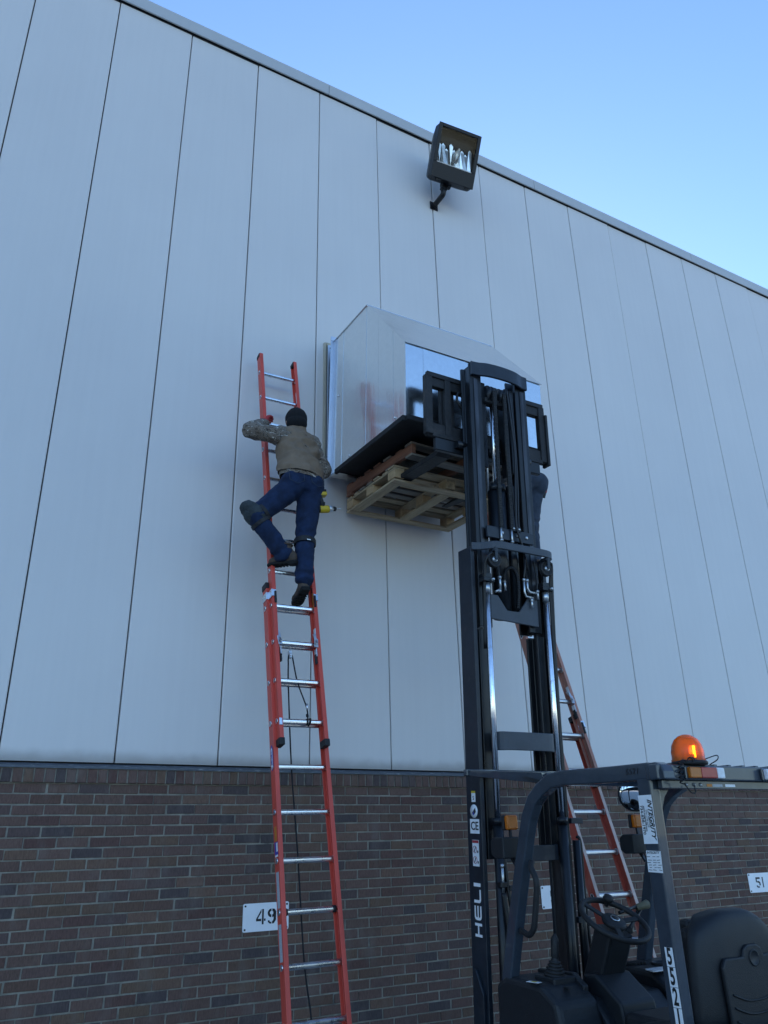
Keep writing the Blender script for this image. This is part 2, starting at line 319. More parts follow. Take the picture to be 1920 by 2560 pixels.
def sign(x0, x1, num, label, tilt, tx):
    zc = 1.23; t = empty('number_sign', ((x0+x1)/2, -.012, 1.14), label, 'sign', 'white number signs along the brick wall')
    X, Z = Vector((math.cos(tilt), 0, math.sin(tilt))), Vector((-math.sin(tilt), 0, math.cos(tilt))); c0 = Vector(((x0+x1)/2, 0, zc))
    MB().prism(rrect(x1-x0, .182, .012), c0+Vector((0, -.004, 0)), X, Z, (0, -1, 0), .004).build('plate', 'sign_white', t)
    for a in (-1, 1):
        for b_ in (-1, 1): MB().cyl(c0+X*a*((x1-x0)/2-.016)+Z*b_*.075+Vector((0, -.007, 0)), c0+X*a*((x1-x0)/2-.016)+Z*b_*.075+Vector((0, -.013, 0)), .0065, 10).build('bolt', 'black_steel', t)
    for ch, cx, wd in tx:
        dg = MB()
        for poly in STENCIL[ch]: dg.prism(poly, c0+X*cx+Z*(-.047)+Vector((0, -.0085, 0)), X*wd, Z*.098, (0, -1, 0), .0012)
        dg.build('numeral', 'black_paint', t)
sign(2.497, 2.848, '49', 'white metal number sign reading 49 on brick behind the orange ladder', R(.2), (('4', -.076, .072), ('9', .010, .068)))
sign(5.216, 5.566, '50', 'white metal number sign reading 50 on brick behind the forklift mast', R(0), (('5', -.076, .070), ('0', .010, .068)))
sign(7.953, 8.303, '51', 'white metal number sign reading 51 on brick beside the forklift seat', R(-.3), (('5', -.064, .072), ('1', .030, .068)))
# ------------------------------------------------------------------ wall floodlight
mat('lamp_black', (.005, .006, .008), .45, var=.2, vscale=10, bump=.08, bscale=150)
mat('lamp_inside', (.006, .007, .008), .6, var=.2)
mat('reflector', (.85, .85, .83), .30, metal=1, var=.05, vscale=5, bump=.10, bscale=22)
def glass_mat(name, tint=(1, 1, 1), a=.03, rough=.03):
    m = bpy.data.materials.new(name); m.use_nodes = True; nt = m.node_tree; nt.nodes.remove(nt.nodes['Principled BSDF']); o = nt.nodes['Material Output']
    t = nt.nodes.new('ShaderNodeBsdfTransparent'); t.inputs[0].default_value = (*tint, 1); g_ = nt.nodes.new('ShaderNodeBsdfGlossy'); g_.inputs['Roughness'].default_value = rough; mx = nt.nodes.new('ShaderNodeMixShader')
    n = nt.nodes.new('ShaderNodeTexNoise'); n.inputs['Scale'].default_value = 8; fr = nt.nodes.new('ShaderNodeFresnel'); fr.inputs[0].default_value = 1.27; ad = nt.nodes.new('ShaderNodeMath'); ad.operation = 'MULTIPLY_ADD'; ad.inputs[1].default_value = a*.3; nt.links.new(n.outputs[0], ad.inputs[0]); nt.links.new(fr.outputs[0], ad.inputs[2])
    nt.links.new(ad.outputs[0], mx.inputs[0]); nt.links.new(t.outputs[0], mx.inputs[1]); nt.links.new(g_.outputs[0], mx.inputs[2]); nt.links.new(mx.outputs[0], o.inputs[0]); MATS[name] = m
glass_mat('clear_glass')
FL = empty('wall_floodlight', (4.51, 0, 8.7), 'black box floodlight on a short arm below the parapet', 'floodlight')
yaw = R(-5); tl = R(27)
lx = Vector((math.cos(yaw), math.sin(yaw), 0)); fwd = Vector((math.sin(yaw), -math.cos(yaw), 0))
ln = fwd*math.cos(tl)-Vector((0, 0, math.sin(tl))); lz = (lx.cross(fwd)).normalized()
if lz.z < 0: lz = -lz
lu = Vector((0, 0, 1))*math.cos(tl)+fwd*math.sin(tl)
lc = Vector((4.545, -.475, 9.09))       # centre of front face
LW, LH, LD = .56, .63, .23
def LP(a, b_, d): return lc+lx*a+lu*b_-ln*d
def ring(a, r_, d, n=4): return [LP(p[0], p[1], d) for p in rrect(a[0], a[1], r_, n)]
hs = MB(); r1, r2, r3, r4 = ring((LW, LH), .035, 0), ring((LW-.0, LH-.0), .035, .10), ring((LW-.07, LH-.09), .05, LD), ring((LW-.05, LH-.05), .03, 0)
n_ = len(r1); r5 = ring((LW-.05, LH-.05), .03, .09)
for A, B in ((r1, r2), (r2, r3), (r4, r1), (r5, r4)):
    hs.add(A+B, [(i, (i+1) % n_, n_+(i+1) % n_, n_+i) for i in range(n_)])
hs.add(r3, [list(range(n_))]); hs.build('housing', 'lamp_black', FL)
# inner tray, faceted reflector, lamp, glass, door frame
hs = MB(); hs.add(r5, [list(range(n_))]); hs.build('back_tray', 'lamp_inside', FL)
dr = MB()
def strip(m, a0, b0, a1, b1, d0=-.006, d1=.012): m.box((LP(a0, b0, d0)+LP(a1, b1, d1))/2, (abs(a1-a0), abs(b1-b0), d1-d0), lx, lu, ln)
strip(dr, -.279, -.314, .279, -.135); strip(dr, -.279, -.134, -.235, .314); strip(dr, .235, -.134, .279, .314); strip(dr, -.234, .275, .234, .314)
dr.build('door_frame', 'lamp_black', FL, bevel=.004, seg=2)
gz = MB(); gz.add([LP(-.236, -.136, .004), LP(.236, -.136, .004), LP(.236, .276, .004), LP(-.236, .276, .004)], [(0, 1, 2, 3)]); gz.build('glass_pane', 'clear_glass', FL)
lip = MB(); strip(lip, -.232, -.134, .232, -.118, .0135, .02); lip.build('lens_ledge', 'sign_white', FL)
rf = random.Random(3)
for i in range(9):                     # upright bright reflector facets of uneven width
    a0 = -.228+i*.0507; tw = rf.uniform(-.03, .03); hh = rf.uniform(.0, .09)
    m_ = MB(); m_.add([LP(a0, -.128, .022+max(0, tw)), LP(a0+.049, -.128, .022+max(0, -tw)), LP(a0+.049, .05+hh, .082), LP(a0+.018, .075+hh, .086), LP(a0, .05+hh, .082)], [(0, 1, 2, 3, 4)])
    m_.build('reflector_facet', 'reflector', FL)
mat('bulb_glass', (.8, .82, .8), .05, spec=.8, var=.04, trans=.6)
bb = MB(); bb.lathe(LP(0.02, .02, .045), lx*.25+lu, [(0, -.09), (.016, -.08), (.032, -.05), (.04, -.01), (.036, .03), (.02, .06), (.016, .09), (0, .1)], 14); bb.build('bulb', 'bulb_glass', FL)
for a in (-.18, .2):
    MB().box(LP(a, -.325, .02), (.05, .02, .03), lx, lu, ln).build('latch', 'lamp_black', FL, bevel=.003)
kn = LP(-.02, -.30, .13); el = Vector((4.515, -.205, 8.735)); wb = Vector((4.508, -.012, 8.71))
k_ = MB(); k_.bar(kn+Vector((0, 0, .03)), el+Vector((0, -.01, .05)), .07, .075, (1, 0, 0)); k_.cyl(kn+lx*-.055+Vector((0, 0, -.01)), kn+lx*.055+Vector((0, 0, -.01)), .045, 14); k_.build('knuckle', 'lamp_black', FL, bevel=.006)
a_ = MB(); a_.tube(smoothpath([wb, wb+Vector((.002, -.13, .005)), el+Vector((0, .0, .0)), el+Vector((0, -.008, .07))], 5), .031, 12); a_.build('arm', 'lamp_black', FL)
br = MB()
for a in (-1, 1): br.box((4.508+a*.044, -.008, 8.71), (.018, .012, .11))
for a in (-1, 1): br.box((4.508, -.007, 8.71+a*.047), (.1, .01, .018))
br.cyl((4.508, -.002, 8.71), (4.508, -.03, 8.71), .042, 14); br.build('wall_bracket', 'lamp_black', FL, bevel=.002)
# ------------------------------------------------------------------ extension ladders
mat('ladder_orange', (.60, .075, .05), .42, var=.12, vscale=7, bump=.05, bscale=90, stretch=(1, 1, .25))
mat('ladder_worn', (.46, .085, .055), .7, var=.22, vscale=6, wear=(.50, .25, .19), wscale=4, bump=.15, bscale=120, stretch=(1, 1, .2))
mat('ladder_faded', (.40, .19, .145), .75, var=.2, vscale=6, wear=(.46, .33, .28), wscale=4, bump=.15, bscale=120, stretch=(1, 1, .2))
mat('ladder_pale', (.50, .38, .33), .8, var=.18, vscale=8, bump=.15)
mat('ladder_red_inner', (.52, .05, .03), .5, var=.12)
mat('aluminium', (.78, .79, .80), .28, metal=1, var=.08, vscale=12, bump=.04, rvar=.08)
mat('aluminium_dull', (.62, .63, .64), .42, metal=1, var=.15, vscale=15, bump=.08, rvar=.1)
mat('black_rubber', (.014, .014, .015), .62, var=.2, vscale=30)
mat('rope_black', (.015, .015, .017), .9, var=.3, vscale=60)
mat('label_white', (.80, .81, .82), .45, var=.06, vscale=20)
mat('label_grey', (.42, .45, .48), .5, var=.18, vscale=60, stretch=(1, 1, 4))
mat('label_blue', (.05, .06, .35), .5, var=.1)
mat('label_yellow', (.55, .42, .03), .5, var=.1)
mat('label_orange', (.55, .2, .03), .5, var=.1)
def ladder(O, a, b_, c, rs, base_i, fly_i, Wb, Wf, mrail, mfly, malum, label, extras, full):
    d = Vector((math.sin(b_), math.sin(a)*math.cos(b_), math.cos(a)*math.cos(b_)))
    e = Vector((math.cos(c), math.sin(c), 0)); e = (e-d*e.dot(d)).normalized(); n = e.cross(d)      # n: towards the climber
    O = Vector(O); g0 = O+d*(-O.z/d.z)
    T = empty('extension_ladder', (g0.x, g0.y, 0), label, 'ladder', 'ladders leaning on the metal wall')
    def P(i, x, q): return O+d*(rs*i)+e*x+n*q
    FO = .062; DEP = .078; FLG = .030; TH = .006
    def rail(i0, i1, x, s, q0, name):
        # C channel, web outside, flanges turned inwards
        pr = [(0, 0), (0, DEP), (-s*FLG, DEP), (-s*FLG, DEP-TH), (-s*TH, DEP-TH), (-s*TH, TH), (-s*FLG, TH), (-s*FLG, 0)]
        m = MB(); m.prism(pr, P(i0, x, q0-DEP/2), e, n, d, rs*(i1-i0)); return m.build(name, mrail if name == 'base_rail' else mfly, T, bevel=.0018)
    rails = {}
    for s in (-1, 1):
        rails['b', s] = rail(*base_i, s*Wb/2, s, 0, 'base_rail'); rails['f', s] = rail(*fly_i, s*Wf/2, s, FO, 'fly_rail')
    def rung(i, W, q, last):
        m = MB(); pts = [(.018*math.cos(t), .018*math.sin(t)) for t in [2*math.pi*k_/14 for k_ in range(14)]]
        pts = [(p[0]*(1.0 if k_ % 2 else .93), p[1]*(1.0 if k_ % 2 else .93)) for k_, p in enumerate(pts)]
        m.sweep([P(i, -W/2+.004, q), P(i, W/2-.004, q)], pts, hint=n)
        o = m.build('rung', malum, T)
        for s in (-1, 1):               # swaged D-shaped plates outside, collars inside
            mm = MB(); xo = s*(W/2+.0012); D_ = [(.019*math.cos(R(t)), .019*math.sin(R(t))) for t in range(-90, 91, 20)]+[(-.012, .019), (-.012, -.019)]
            ring_ = [(p[0]*.62, p[1]*.62) for p in D_]; k0 = len(D_); vs = [P(i, xo, q)+n*p[0]+d*p[1] for p in D_]+[P(i, xo+s*.004, q)+n*p[0]*.95+d*p[1]*.95 for p in D_]+[P(i, xo+s*.003, q)+n*p[0]+d*p[1] for p in ring_]+[P(i, xo-s*.0, q)+n*p[0]+d*p[1] for p in ring_]
            fs = [(A*k0+j, A*k0+(j+1) % k0, (A+1)*k0+(j+1) % k0, (A+1)*k0+j) for A in range(3) for j in range(k0)]; mm.add(vs, fs); mm.build('rung_plate', malum, o)
            dk = MB(); dk.add([P(i, xo+s*.0008, q)+n*p[0]+d*p[1] for p in ring_], [list(range(k0))]); dk.build('rung_hollow', 'black_steel', o)
            cm = MB(); cm.lathe(P(i, s*(W/2-.010), q), e*-s, [(.0182, 0), (.0235, .001), (.0235, .004), (.0182, .006)], 14); cm.build('collar', malum, o)
        return o
    for i in range(math.ceil(base_i[0]+.2), int(base_i[1]+.4)): rung(i, Wb, -.002, 0)
    for i in range(math.ceil(fly_i[0]+.2), int(fly_i[1])+1): rung(i, Wf, FO-.002, 0)
    for s in (-1, 1):
        # end caps
        m = MB(); m.box(P(fly_i[0]-.03, s*(Wf/2-.014), FO), (.040, DEP+.012, .05), e, n, d); m.build('end_cap', 'black_rubber', T, bevel=.005, seg=2)
        m = MB(); m.box(P(fly_i[1]-.03, s*(Wf/2-.014), FO-.01), (.036, DEP-.01, .04), e, n, d); m.build('end_cap', 'black_rubber', T, bevel=.005, seg=2)
        m = MB(); m.box(P(base_i[1]-.01, s*(Wb/2-.012), 0), (.036, DEP+.008, .05), e, n, d); m.build('end_cap', 'black_rubber', T, bevel=.005, seg=2)
        # guide brackets at the head of the base section
        ib = base_i[1]-.32
        m = MB(); m.box(P(ib, s*(Wb/2+.003), .0), (.005, DEP+.01, .06), e, n, d); m.box(P(ib, s*(Wb/2-.012), DEP/2+.003), (.036, .005, .06), e, n, d); m.box(P(ib, s*(Wf/2+.006), FO+.005), (.006, .08, .06), e, n, d); m.box(P(ib, s*(Wf/2-.010), FO+DEP/2+.004), (.036, .005, .055), e, n, d)
        m.build('guide_bracket', 'aluminium', T, bevel=.0015)
        m = MB(); m.box(P(ib-.12, s*(Wf/2-.020), FO+DEP/2+.007), (.016, .014, .095), e, n, d); m.build('guide_pad', 'black_rubber', T, bevel=.003)
        # rung locks
        il = extras['lock']
        lk = MB(); xx = s*(Wf/2-.028)
        lk.bar(P(il+.28, xx, FO+.03), P(il-.12, xx-s*.012, FO+.045), .006, .03, e); lk.bar(P(il+.30, xx-s*.004, FO-.0), P(il-.05, xx-s*.012, FO+.06), .005, .018, e); lk.box(P(il+.34, xx+s*.008, FO+.02), (.03, .03, .05), e, n, d); lk.box(P(il-.26, xx-s*.012, FO+.03), (.008, .035, .06), e, n, d)
        lo = lk.build('rung_lock', 'aluminium_dull', T, bevel=.0015)
        MB().box(P(il-.42, xx-s*.014, FO+.028), (.012, .028, .075), e, n, d).build('lock_finger', 'black_rubber', lo, bevel=.003)
        # feet
        m = MB(); m.box(P(base_i[0]+.05, s*(Wb/2+.008), -.0), (.008, .07, .11), e, n, d); m.box(P(base_i[0]-.02, s*(Wb/2), 0), (.05, .13, .02), e, (0, 1, 0), (0, 0, 1)); m.build('foot', 'aluminium_dull', T, bevel=.003)
    if extras.get('rope'):
        ir = extras['lock']; pm_ = P(ir, extras['px'], FO-.045)
        pl = MB(); pl.box(pm_-d*.07, (.022, .03, .055), e, n, d); pl.lathe(pm_-d*.075-e*.009, e, [(.0, 0), (.022, 0), (.018, .009), (.022, .018), (0, .018)], 14); pl.tube([pm_+n*.02, pm_-d*.02+n*.02, pm_-d*.045], .004, 6); pl.build('pulley', 'aluminium_dull', T, bevel=.001)
        t_ = pm_-d*.09; rng = P(ir-2, extras['px']+.075, FO)
        path = smoothpath([rng+n*.02, rng+d*.10+e*.002+n*.012, rng+(t_-rng)*.6+e*.008, t_+e*.020-d*.01, t_+e*.012+d*.018, t_-e*.008+d*.018, t_-e*.016-d*.02], 5)
        
        down = [t_-e*.017-d*.05]
        for z_, dx in ((2.75, -.0), (2.2, .004), (1.7, .012), (1.35, .012), (1.1, .012), (.95, .02), (.82, .034), (.74, .034), (.64, .018), (.4, .02), (.06, .0)):
            q = P((z_-O.z)/d.z/rs, extras['px']+extras['rx']+dx, -.045 if z_ < 2.25 else .004-.06*(2.9-z_)); down.append(q)
        MB().tube(path+smoothpath(down, 4), .0052, 6).build('rope', 'rope_black', T)
        kn_ = MB(); kn_.tube([rng+n*(.019*math.cos(R(t)))+d*(.019*math.sin(R(t)))+e*(.0) for t in range(0, 360, 30)], .0055, 6, closed=True); kn_.tube([rng+n*(.024*math.cos(R(t)))+d*(.024*math.sin(R(t)))+e*(.02+.006*math.sin(R(t*1))) for t in range(0, 360, 30)], .0055, 6, closed=True); kn_.bar(rng+d*.03+n*.02, rng+d*.05+n*.017, .014, .014); kn_.build('rope_knot', 'rope_black', T)
        MB().cyl(rng+d*.085+n*.0155+e*.004, rng+d*.125+n*.0145+e*.0045, .007, 8).build('rope_clip', 'aluminium', T)
    def decal(i0, i1, sec, mt, w_=.042, lift=.0008, q=0):
        s = -1; W, q0 = (Wb, 0) if sec == 'b' else (Wf, FO)
        m = MB(); m.box(P((i0+i1)/2, -W/2-lift, q0+q), (.0012, w_, rs*abs(i1-i0)), e, n, d); return m.build('decal', mt, T)
    if full:
        dd = decal(4.95+.02, 5.55, 'b', 'label_white', .030)
        m = MB(); m.prism([(0, -.088), (.02, -.06), (.02, .06), (0, .088), (-.02, .06), (-.02, -.06)], P(5.2, -Wb/2-.0022, 0), n, d, -e, .001); m.build('decal', 'label_blue', T)
        m = MB(); m.prism([(0, -.07), (.014, -.05), (.014, .05), (0, .07), (-.014, .05), (-.014, -.05)], P(5.2, -Wb/2-.0036, 0), n, d, -e, .001); m.build('decal', 'label_white', T)
        bpy.data.objects.remove(dd)
        text('lettering', 'WERNER', P(5.2, -Wb/2-.0052, 0), -d, n, .024, 'label_blue', T, sx=1.0, bold=.0006)
        decal(3.4, 3.7, 'b', 'label_orange', .03); decal(3.12, 3.38, 'b', 'label_blue', .05); decal(3.18, 3.36, 'b', 'label_white', .022, .0016, .014); decal(2.98+.1, 3.12, 'b', 'label_white', .045)
        decal(2.08, 2.78, 'b', 'label_grey', .042); decal(1.1, 1.78, 'b', 'label_grey', .042)
        m = MB(); m.box(P(9.32, Wf/2-.0075, FO), (.0012, .05, .12), e, n, d); m.build('decal', 'label_yellow', T)
        m = MB(); m.box(P(16.35, Wf/2-.0075, FO), (.0012, .045, .13), e, n, d); m.build('decal', 'label_white', T)
        for xx in (-1, 1): MB().cyl(P(2, xx*(Wb/2-.05), -.002), P(2, xx*(Wb/2-.028), -.002), .021, 12).build('rung_sleeve', 'black_rubber', T)
        MB().box(P(5.95, -Wf/2+.012, FO+DEP/2+.002), (.022, .006, .05), e, n, d).build('rail_clip', 'aluminium', T, bevel=.002)
    if not full:                        # sun-bleached outer face of the flanges
        for s in (-1, 1):
            m = MB(); m.box(P((base_i[0]+fly_i[0])/2, s*(Wb/2-FLG/2), DEP/2+.0012), (FLG-.002, .0014, rs*(fly_i[0]-base_i[0]-.1)), e, n, d); m.build('bleached_face', 'ladder_pale', rails['b', s])
    return T, P
LAD1, LP1 = ladder((2.5816, -1.1002, .7555), .2005, -.0061, -.0167, .293, (-2.6, 9.62), (5.52, 17.72), .405, .360, 'ladder_orange', 'ladder_orange', 'aluminium', 'bright orange fibreglass extension ladder holding the worker in jeans', dict(lock=8, rope=1, px=-.035, rx=-.018), True)
LAD2, LP2 = ladder((4.788, -1.4001, 1.0461), .2943, .0006, -.0068, .293, (-3.68, 5.6), (3.72, 16.1), .375, .335, 'ladder_worn', 'ladder_faded', 'aluminium_dull', 'faded red extension ladder leaning behind the forklift mast', dict(lock=6), False)
# ------------------------------------------------------------------ galvanised hood
def galv_material(name, base, rough):
    m = bpy.data.materials.new(name); m.use_nodes = True; nt = m.node_tree; L = nt.links.new; b = nt.nodes['Principled BSDF']
    tc = nt.nodes.new('ShaderNodeTexCoord'); n = nt.nodes.new('ShaderNodeTexVoronoi'); n.inputs['Scale'].default_value = 38; L(tc.outputs['Object'], n.inputs['Vector'])
    bw = nt.nodes.new('ShaderNodeRGBToBW'); L(n.outputs['Color'], bw.inputs[0])
    cr_ = nt.nodes.new('ShaderNodeMapRange'); cr_.inputs[3].default_value = .955; cr_.inputs[4].default_value = 1.03; L(bw.outputs[0], cr_.inputs[0])
    mx = nt.nodes.new('ShaderNodeMix'); mx.data_type = 'RGBA'; mx.blend_type = 'MULTIPLY'; mx.inputs[0].default_value = 1; mx.inputs[6].default_value = (*base, 1); L(cr_.outputs[0], mx.inputs[7]); L(mx.outputs[2], b.inputs['Base Color'])
    b.inputs['Metallic'].default_value = 1; b.inputs['Roughness'].default_value = rough
    mp = nt.nodes.new('ShaderNodeMapping'); mp.inputs['Scale'].default_value = (9, 9, 1.2); L(tc.outputs['Object'], mp.inputs[0])
    n2 = nt.nodes.new('ShaderNodeTexNoise'); n2.inputs['Scale'].default_value = .8; n2.inputs['Detail'].default_value = 3; L(mp.outputs[0], n2.inputs['Vector'])
    bp = nt.nodes.new('ShaderNodeBump'); bp.inputs['Strength'].default_value = .12; bp.inputs['Distance'].default_value = .03; L(n2.outputs[0], bp.inputs['Height']); L(bp.outputs[0], b.inputs['Normal'])
    n3 = nt.nodes.new('ShaderNodeTexNoise'); n3.inputs['Scale'].default_value = 5; n3.inputs['Detail'].default_value = 6; L(tc.outputs['Object'], n3.inputs['Vector']); mr = nt.nodes.new('ShaderNodeMapRange'); mr.inputs[3].default_value = rough-.05; mr.inputs[4].default_value = rough+.07; L(n3.outputs[0], mr.inputs[0]); L(mr.outputs[0], b.inputs['Roughness'])
    MATS[name] = m
galv_material('galvanised', (.80, .81, .80), .17)
galv_material('galvanised_strip', (.60, .63, .68), .42)
mat('black_membrane', (.012, .012, .013), .7, var=.3, vscale=12, bump=.2)
TT = R(2.5)
HB = empty('galvanised_hood', (3.785, -.8, 4.725), 'shiny galvanised sheet metal wall hood with sloped top', 'vent hood')
hy, hz_ = Vector((0, math.cos(TT), math.sin(TT))), Vector((0, -math.sin(TT), math.cos(TT)))
H0 = Vector((3.1, -1.475, 4.725)); HWD = 1.372     # lower front left corner
def HP(x, v, w_): return H0+Vector((x, 0, 0))+hy*v+hz_*w_
PR = [(0, 0), (0, .655), (.655, 1.405), (1.335, 1.405), (1.335, 0)]     # side profile (depth, height)
def topz(v): return .655+(v/.655)*.75 if v < .655 else 1.405
# left and right sides from lapped strips
cuts = [0, .135, .41, .66, .93, 1.335]
cuts = [0, .19, .44, .66, .92, 1.12, 1.335]
for sx, x in ((-1, 0), (1, HWD)):
    for j in range(len(cuts)-1):
        v0, v1 = cuts[j]+.0005, cuts[j+1]-.0005; pts = [(v0, 0), (v1, 0), (v1, topz(v1))]+([(.655, 1.405)] if v0 < .655 < v1 else [])+[(v0, topz(v0))]
        o_ = .0010*(j % 2); tw = random.uniform(-.0012, .0012)
        vs = [HP(x+sx*(o_+tw*(p[0]-v0)/.2), p[0], p[1]) for p in pts]; vi = [HP(x+sx*(o_-.0020), p[0], p[1]) for p in pts]; k_ = len(pts)
        MB().add(vs+vi, [list(range(k_)), [k_+i for i in range(k_)][::-1]]+[(i, (i+1) % k_, k_+(i+1) % k_, k_+i) for i in range(k_)]).build('side_sheet', 'galvanised', HB)
fx = [0, .165, .58, 1.03, 1.30, HWD]
for j in range(len(fx)-1):
    a0, a1 = fx[j]+.0005, fx[j+1]-.0005; o_ = .0012*(j % 2)
    MB().box(HP((a0+a1)/2, -.002-o_, .3275), (a1-a0, .004, .655), (1, 0, 0), hy, hz_).build('front_sheet', 'galvanised', HB)
sl_ = (hy*.655+hz_*.75); sll = sl_.length; sl_.normalize(); sn = Vector((1, 0, 0)).cross(sl_)
for a0, a1 in ((-.012, .66), (.6605, HWD+.012)):
    MB().box(HP((a0+a1)/2, .655/2, .655+.375)+sn*.006, (a1-a0, sll+.03, .004), (1, 0, 0), sl_, sn).build('slope_sheet', 'galvanised', HB)
MB().box(HP(HWD/2, .995, 1.408), (HWD+.02, .70, .004), (1, 0, 0), hy, hz_).build('top_sheet', 'galvanised', HB)
MB().box(HP(HWD/2, .66, .012), (HWD-.012, 1.29, .02), (1, 0, 0), hy, hz_).build('floor_pan', 'black_membrane', HB)
for q in ((HP(.0, -.014, -.02), HP(HWD, -.014, -.02), .03, .045), (HP(-.012, 0, -.02), HP(-.012, 1.2, -.02), .03, .045), (HP(HWD+.012, 0, -.02), HP(HWD+.012, 1.2, -.02), .03, .045)):
    MB().bar(q[0], q[1], q[2], q[3]).build('bottom_rail', 'black_membrane', HB, bevel=.003)
MB().box(HP(HWD/2, 1.29, -.006), (HWD, .13, .006), (1, 0, 0), hy, hz_).build('bottom_flange', 'galvanised', HB)
for x in (-.020, HWD+.020):             # wall flange at the open back
    MB().box(HP(x, 1.328, .70), (.036, .010, 1.41), (1, 0, 0), hy, hz_).build('wall_flange', 'galvanised_strip', HB, bevel=.002)
    MB().box(HP(x+(.0155 if x < 0 else -.0155), 1.295, .70), (.003, .055, 1.40), (1, 0, 0), hy, hz_).build('flange_lip', 'galvanised_strip', HB)
MB().box(HP(HWD/2, 1.328, 1.432), (HWD+.076, .010, .05), (1, 0, 0), hy, hz_).build('wall_flange', 'galvanised_strip', HB, bevel=.002)
for v, w_ in ((1.2, .75), (.95, .04), (.16, .05)):
    MB().lathe(HP(-.004, v, w_), (-1, 0, 0), [(.011, 0), (.011, .004), (.006, .009), (0, .010)], 10).build('screw', 'aluminium', HB)
# hole frame on the wall behind the hood
mat('new_lumber', (.44, .40, .31), .75, var=.15, vscale=8, stretch=(6, 6, .6), bump=.2)
WF = empty('wall_opening_frame', (3.78, 0, 4.86), 'wood and galvanised frame fixed around the wall opening', 'frame')
for a, b_ in (((3.078, -.030, 4.84), (3.100, -.003, 6.29)), ((4.49, -.036, 4.84), (4.525, -.003, 6.29)), ((3.1005, -.036, 6.255), (4.4895, -.003, 6.29))):
    MB().ab(a, b_).build('wood_strip', 'new_lumber', WF, bevel=.002)
for a, b_ in (((3.105, -.058, 4.86), (3.155, -.002, 6.25)), ((4.435, -.058, 4.86), (4.485, -.002, 6.25)), ((3.1555, -.058, 6.20), (4.4345, -.002, 6.25))):
    MB().ab(a, b_).build('metal_angle', 'galvanised_strip', WF, bevel=.002)
for z_ in (6.215, 6.16, 6.06, 5.86, 5.66, 5.46, 5.2): MB().cyl((3.13+random.uniform(-.012, .012), -.0581, z_), (3.13, -.062, z_), .006, 8).build('rivet', 'black_steel', WF)
MB().ab((3.16, -.004, 4.86), (4.43, -.0015, 6.19)).build('opening', 'black_membrane', WF)
# ------------------------------------------------------------------ pallets
def wood(name, c1, c2, sx): return mat(name, c1, .8, col2=c2, vscale=2.2, stretch=sx, bump=.35, bscale=9, wear=tuple(q*.55 for q in c2), wscale=1.3)
wood('pine_x', (.56, .43, .27), (.36, .26, .155), (1.2, 14, 14)); wood('pine_y', (.54, .41, .25), (.34, .25, .15), (14, 1.2, 14))
wood('red_x', (.27, .125, .075), (.17, .075, .048), (1.2, 14, 14)); wood('red_y', (.30, .135, .08), (.18, .078, .05), (14, 1.2, 14))
wood('old_x', (.30, .26, .21), (.18, .15, .12), (1.2, 14, 14)); wood('end_grain', (.58, .41, .23), (.42, .28, .15), (6, 6, 6))
def pallet(o, yawd, wx, dy, h, label, mx, my, nb, block, skew):
    """deck boards run along x on top, three runners along y; block pallets carry blocks between runner boards"""
    X = Vector((math.cos(yawd), math.sin(yawd), 0)); Yv = Vector((-math.sin(yawd), math.cos(yawd), 0)); Yv = (Yv+Vector((0, 0, math.tan(TT)*Yv.y))).normalized(); Z = X.cross(Yv); o = Vector(o)
    T = empty('wooden_pallet', o+X*wx/2+Yv*dy/2, label, 'pallet', 'pallets on the forks')
    def Q(a, b_, c): return o+X*a+Yv*b_+Z*c
    bt = .018; rnd = random.Random(nb)
    for i in range(nb):                 # top deck boards, along x
        wd = dy/nb*rnd.uniform(.62, .86); b0 = (dy-.1)*i/(nb-1)+.05; sh = rnd.uniform(-.008, .012)
        MB().box(Q(wx/2+sh, b0, h-bt/2), (wx, wd if 0 < i < nb-1 else .1, bt), X, Yv, Z).build('deck_board', rnd.choice(mx), T, bevel=.002)
    rx = (.05, wx/2, wx-.05)
    if block:
        for a in rx:
            MB().box(Q(a, dy/2, h-bt*1.5-.001), (.095, dy-.005, bt), X, Yv, Z).build('runner_board', my, T, bevel=.002)
            for b_ in (.06, dy/2, dy-.06): MB().box(Q(a, b_, (h+bt)/2-bt*.5-.004), (.092, .12, h-bt*3-.012), X, Yv, Z).build('block', 'end_grain', T, bevel=.003)
            MB().box(Q(a, dy/2, bt/2), (.098, dy-.19, bt), X, Yv, Z).build('bottom_board', my, T, bevel=.002)
        for b_ in (.048, dy-.048): MB().box(Q(wx/2, b_, bt/2), (wx, .09, bt), X, Yv, Z).build('bottom_board', mx[0], T, bevel=.002)
    else:
        for a in (.02, wx/2, wx-.02): MB().box(Q(a, dy/2, h/2), (.038, dy, h-2*bt-.002), X, Yv, Z).build('stringer', my, T, bevel=.003)
        for b_ in (.05, .33*dy, .62*dy, dy-.05): MB().box(Q(wx/2, b_, bt/2), (wx, .095, bt), X, Yv, Z).build('bottom_board', rnd.choice(mx), T, bevel=.002)
    return T
PAL1 = pallet((3.315, -1.20, 4.565), R(2.2), 1.10, 1.09, .118, 'reddish brown stringer pallet directly under the hood', ['red_x', 'red_x', 'old_x'], 'red_y', 7, False, 0)
PAL2 = pallet((3.290, -.955, 4.436), R(-.4), 1.11, .89, .138, 'pale new pine block pallet, lowest on the forks', ['pine_x', 'old_x', 'pine_x'], 'pine_y', 7, True, 0)
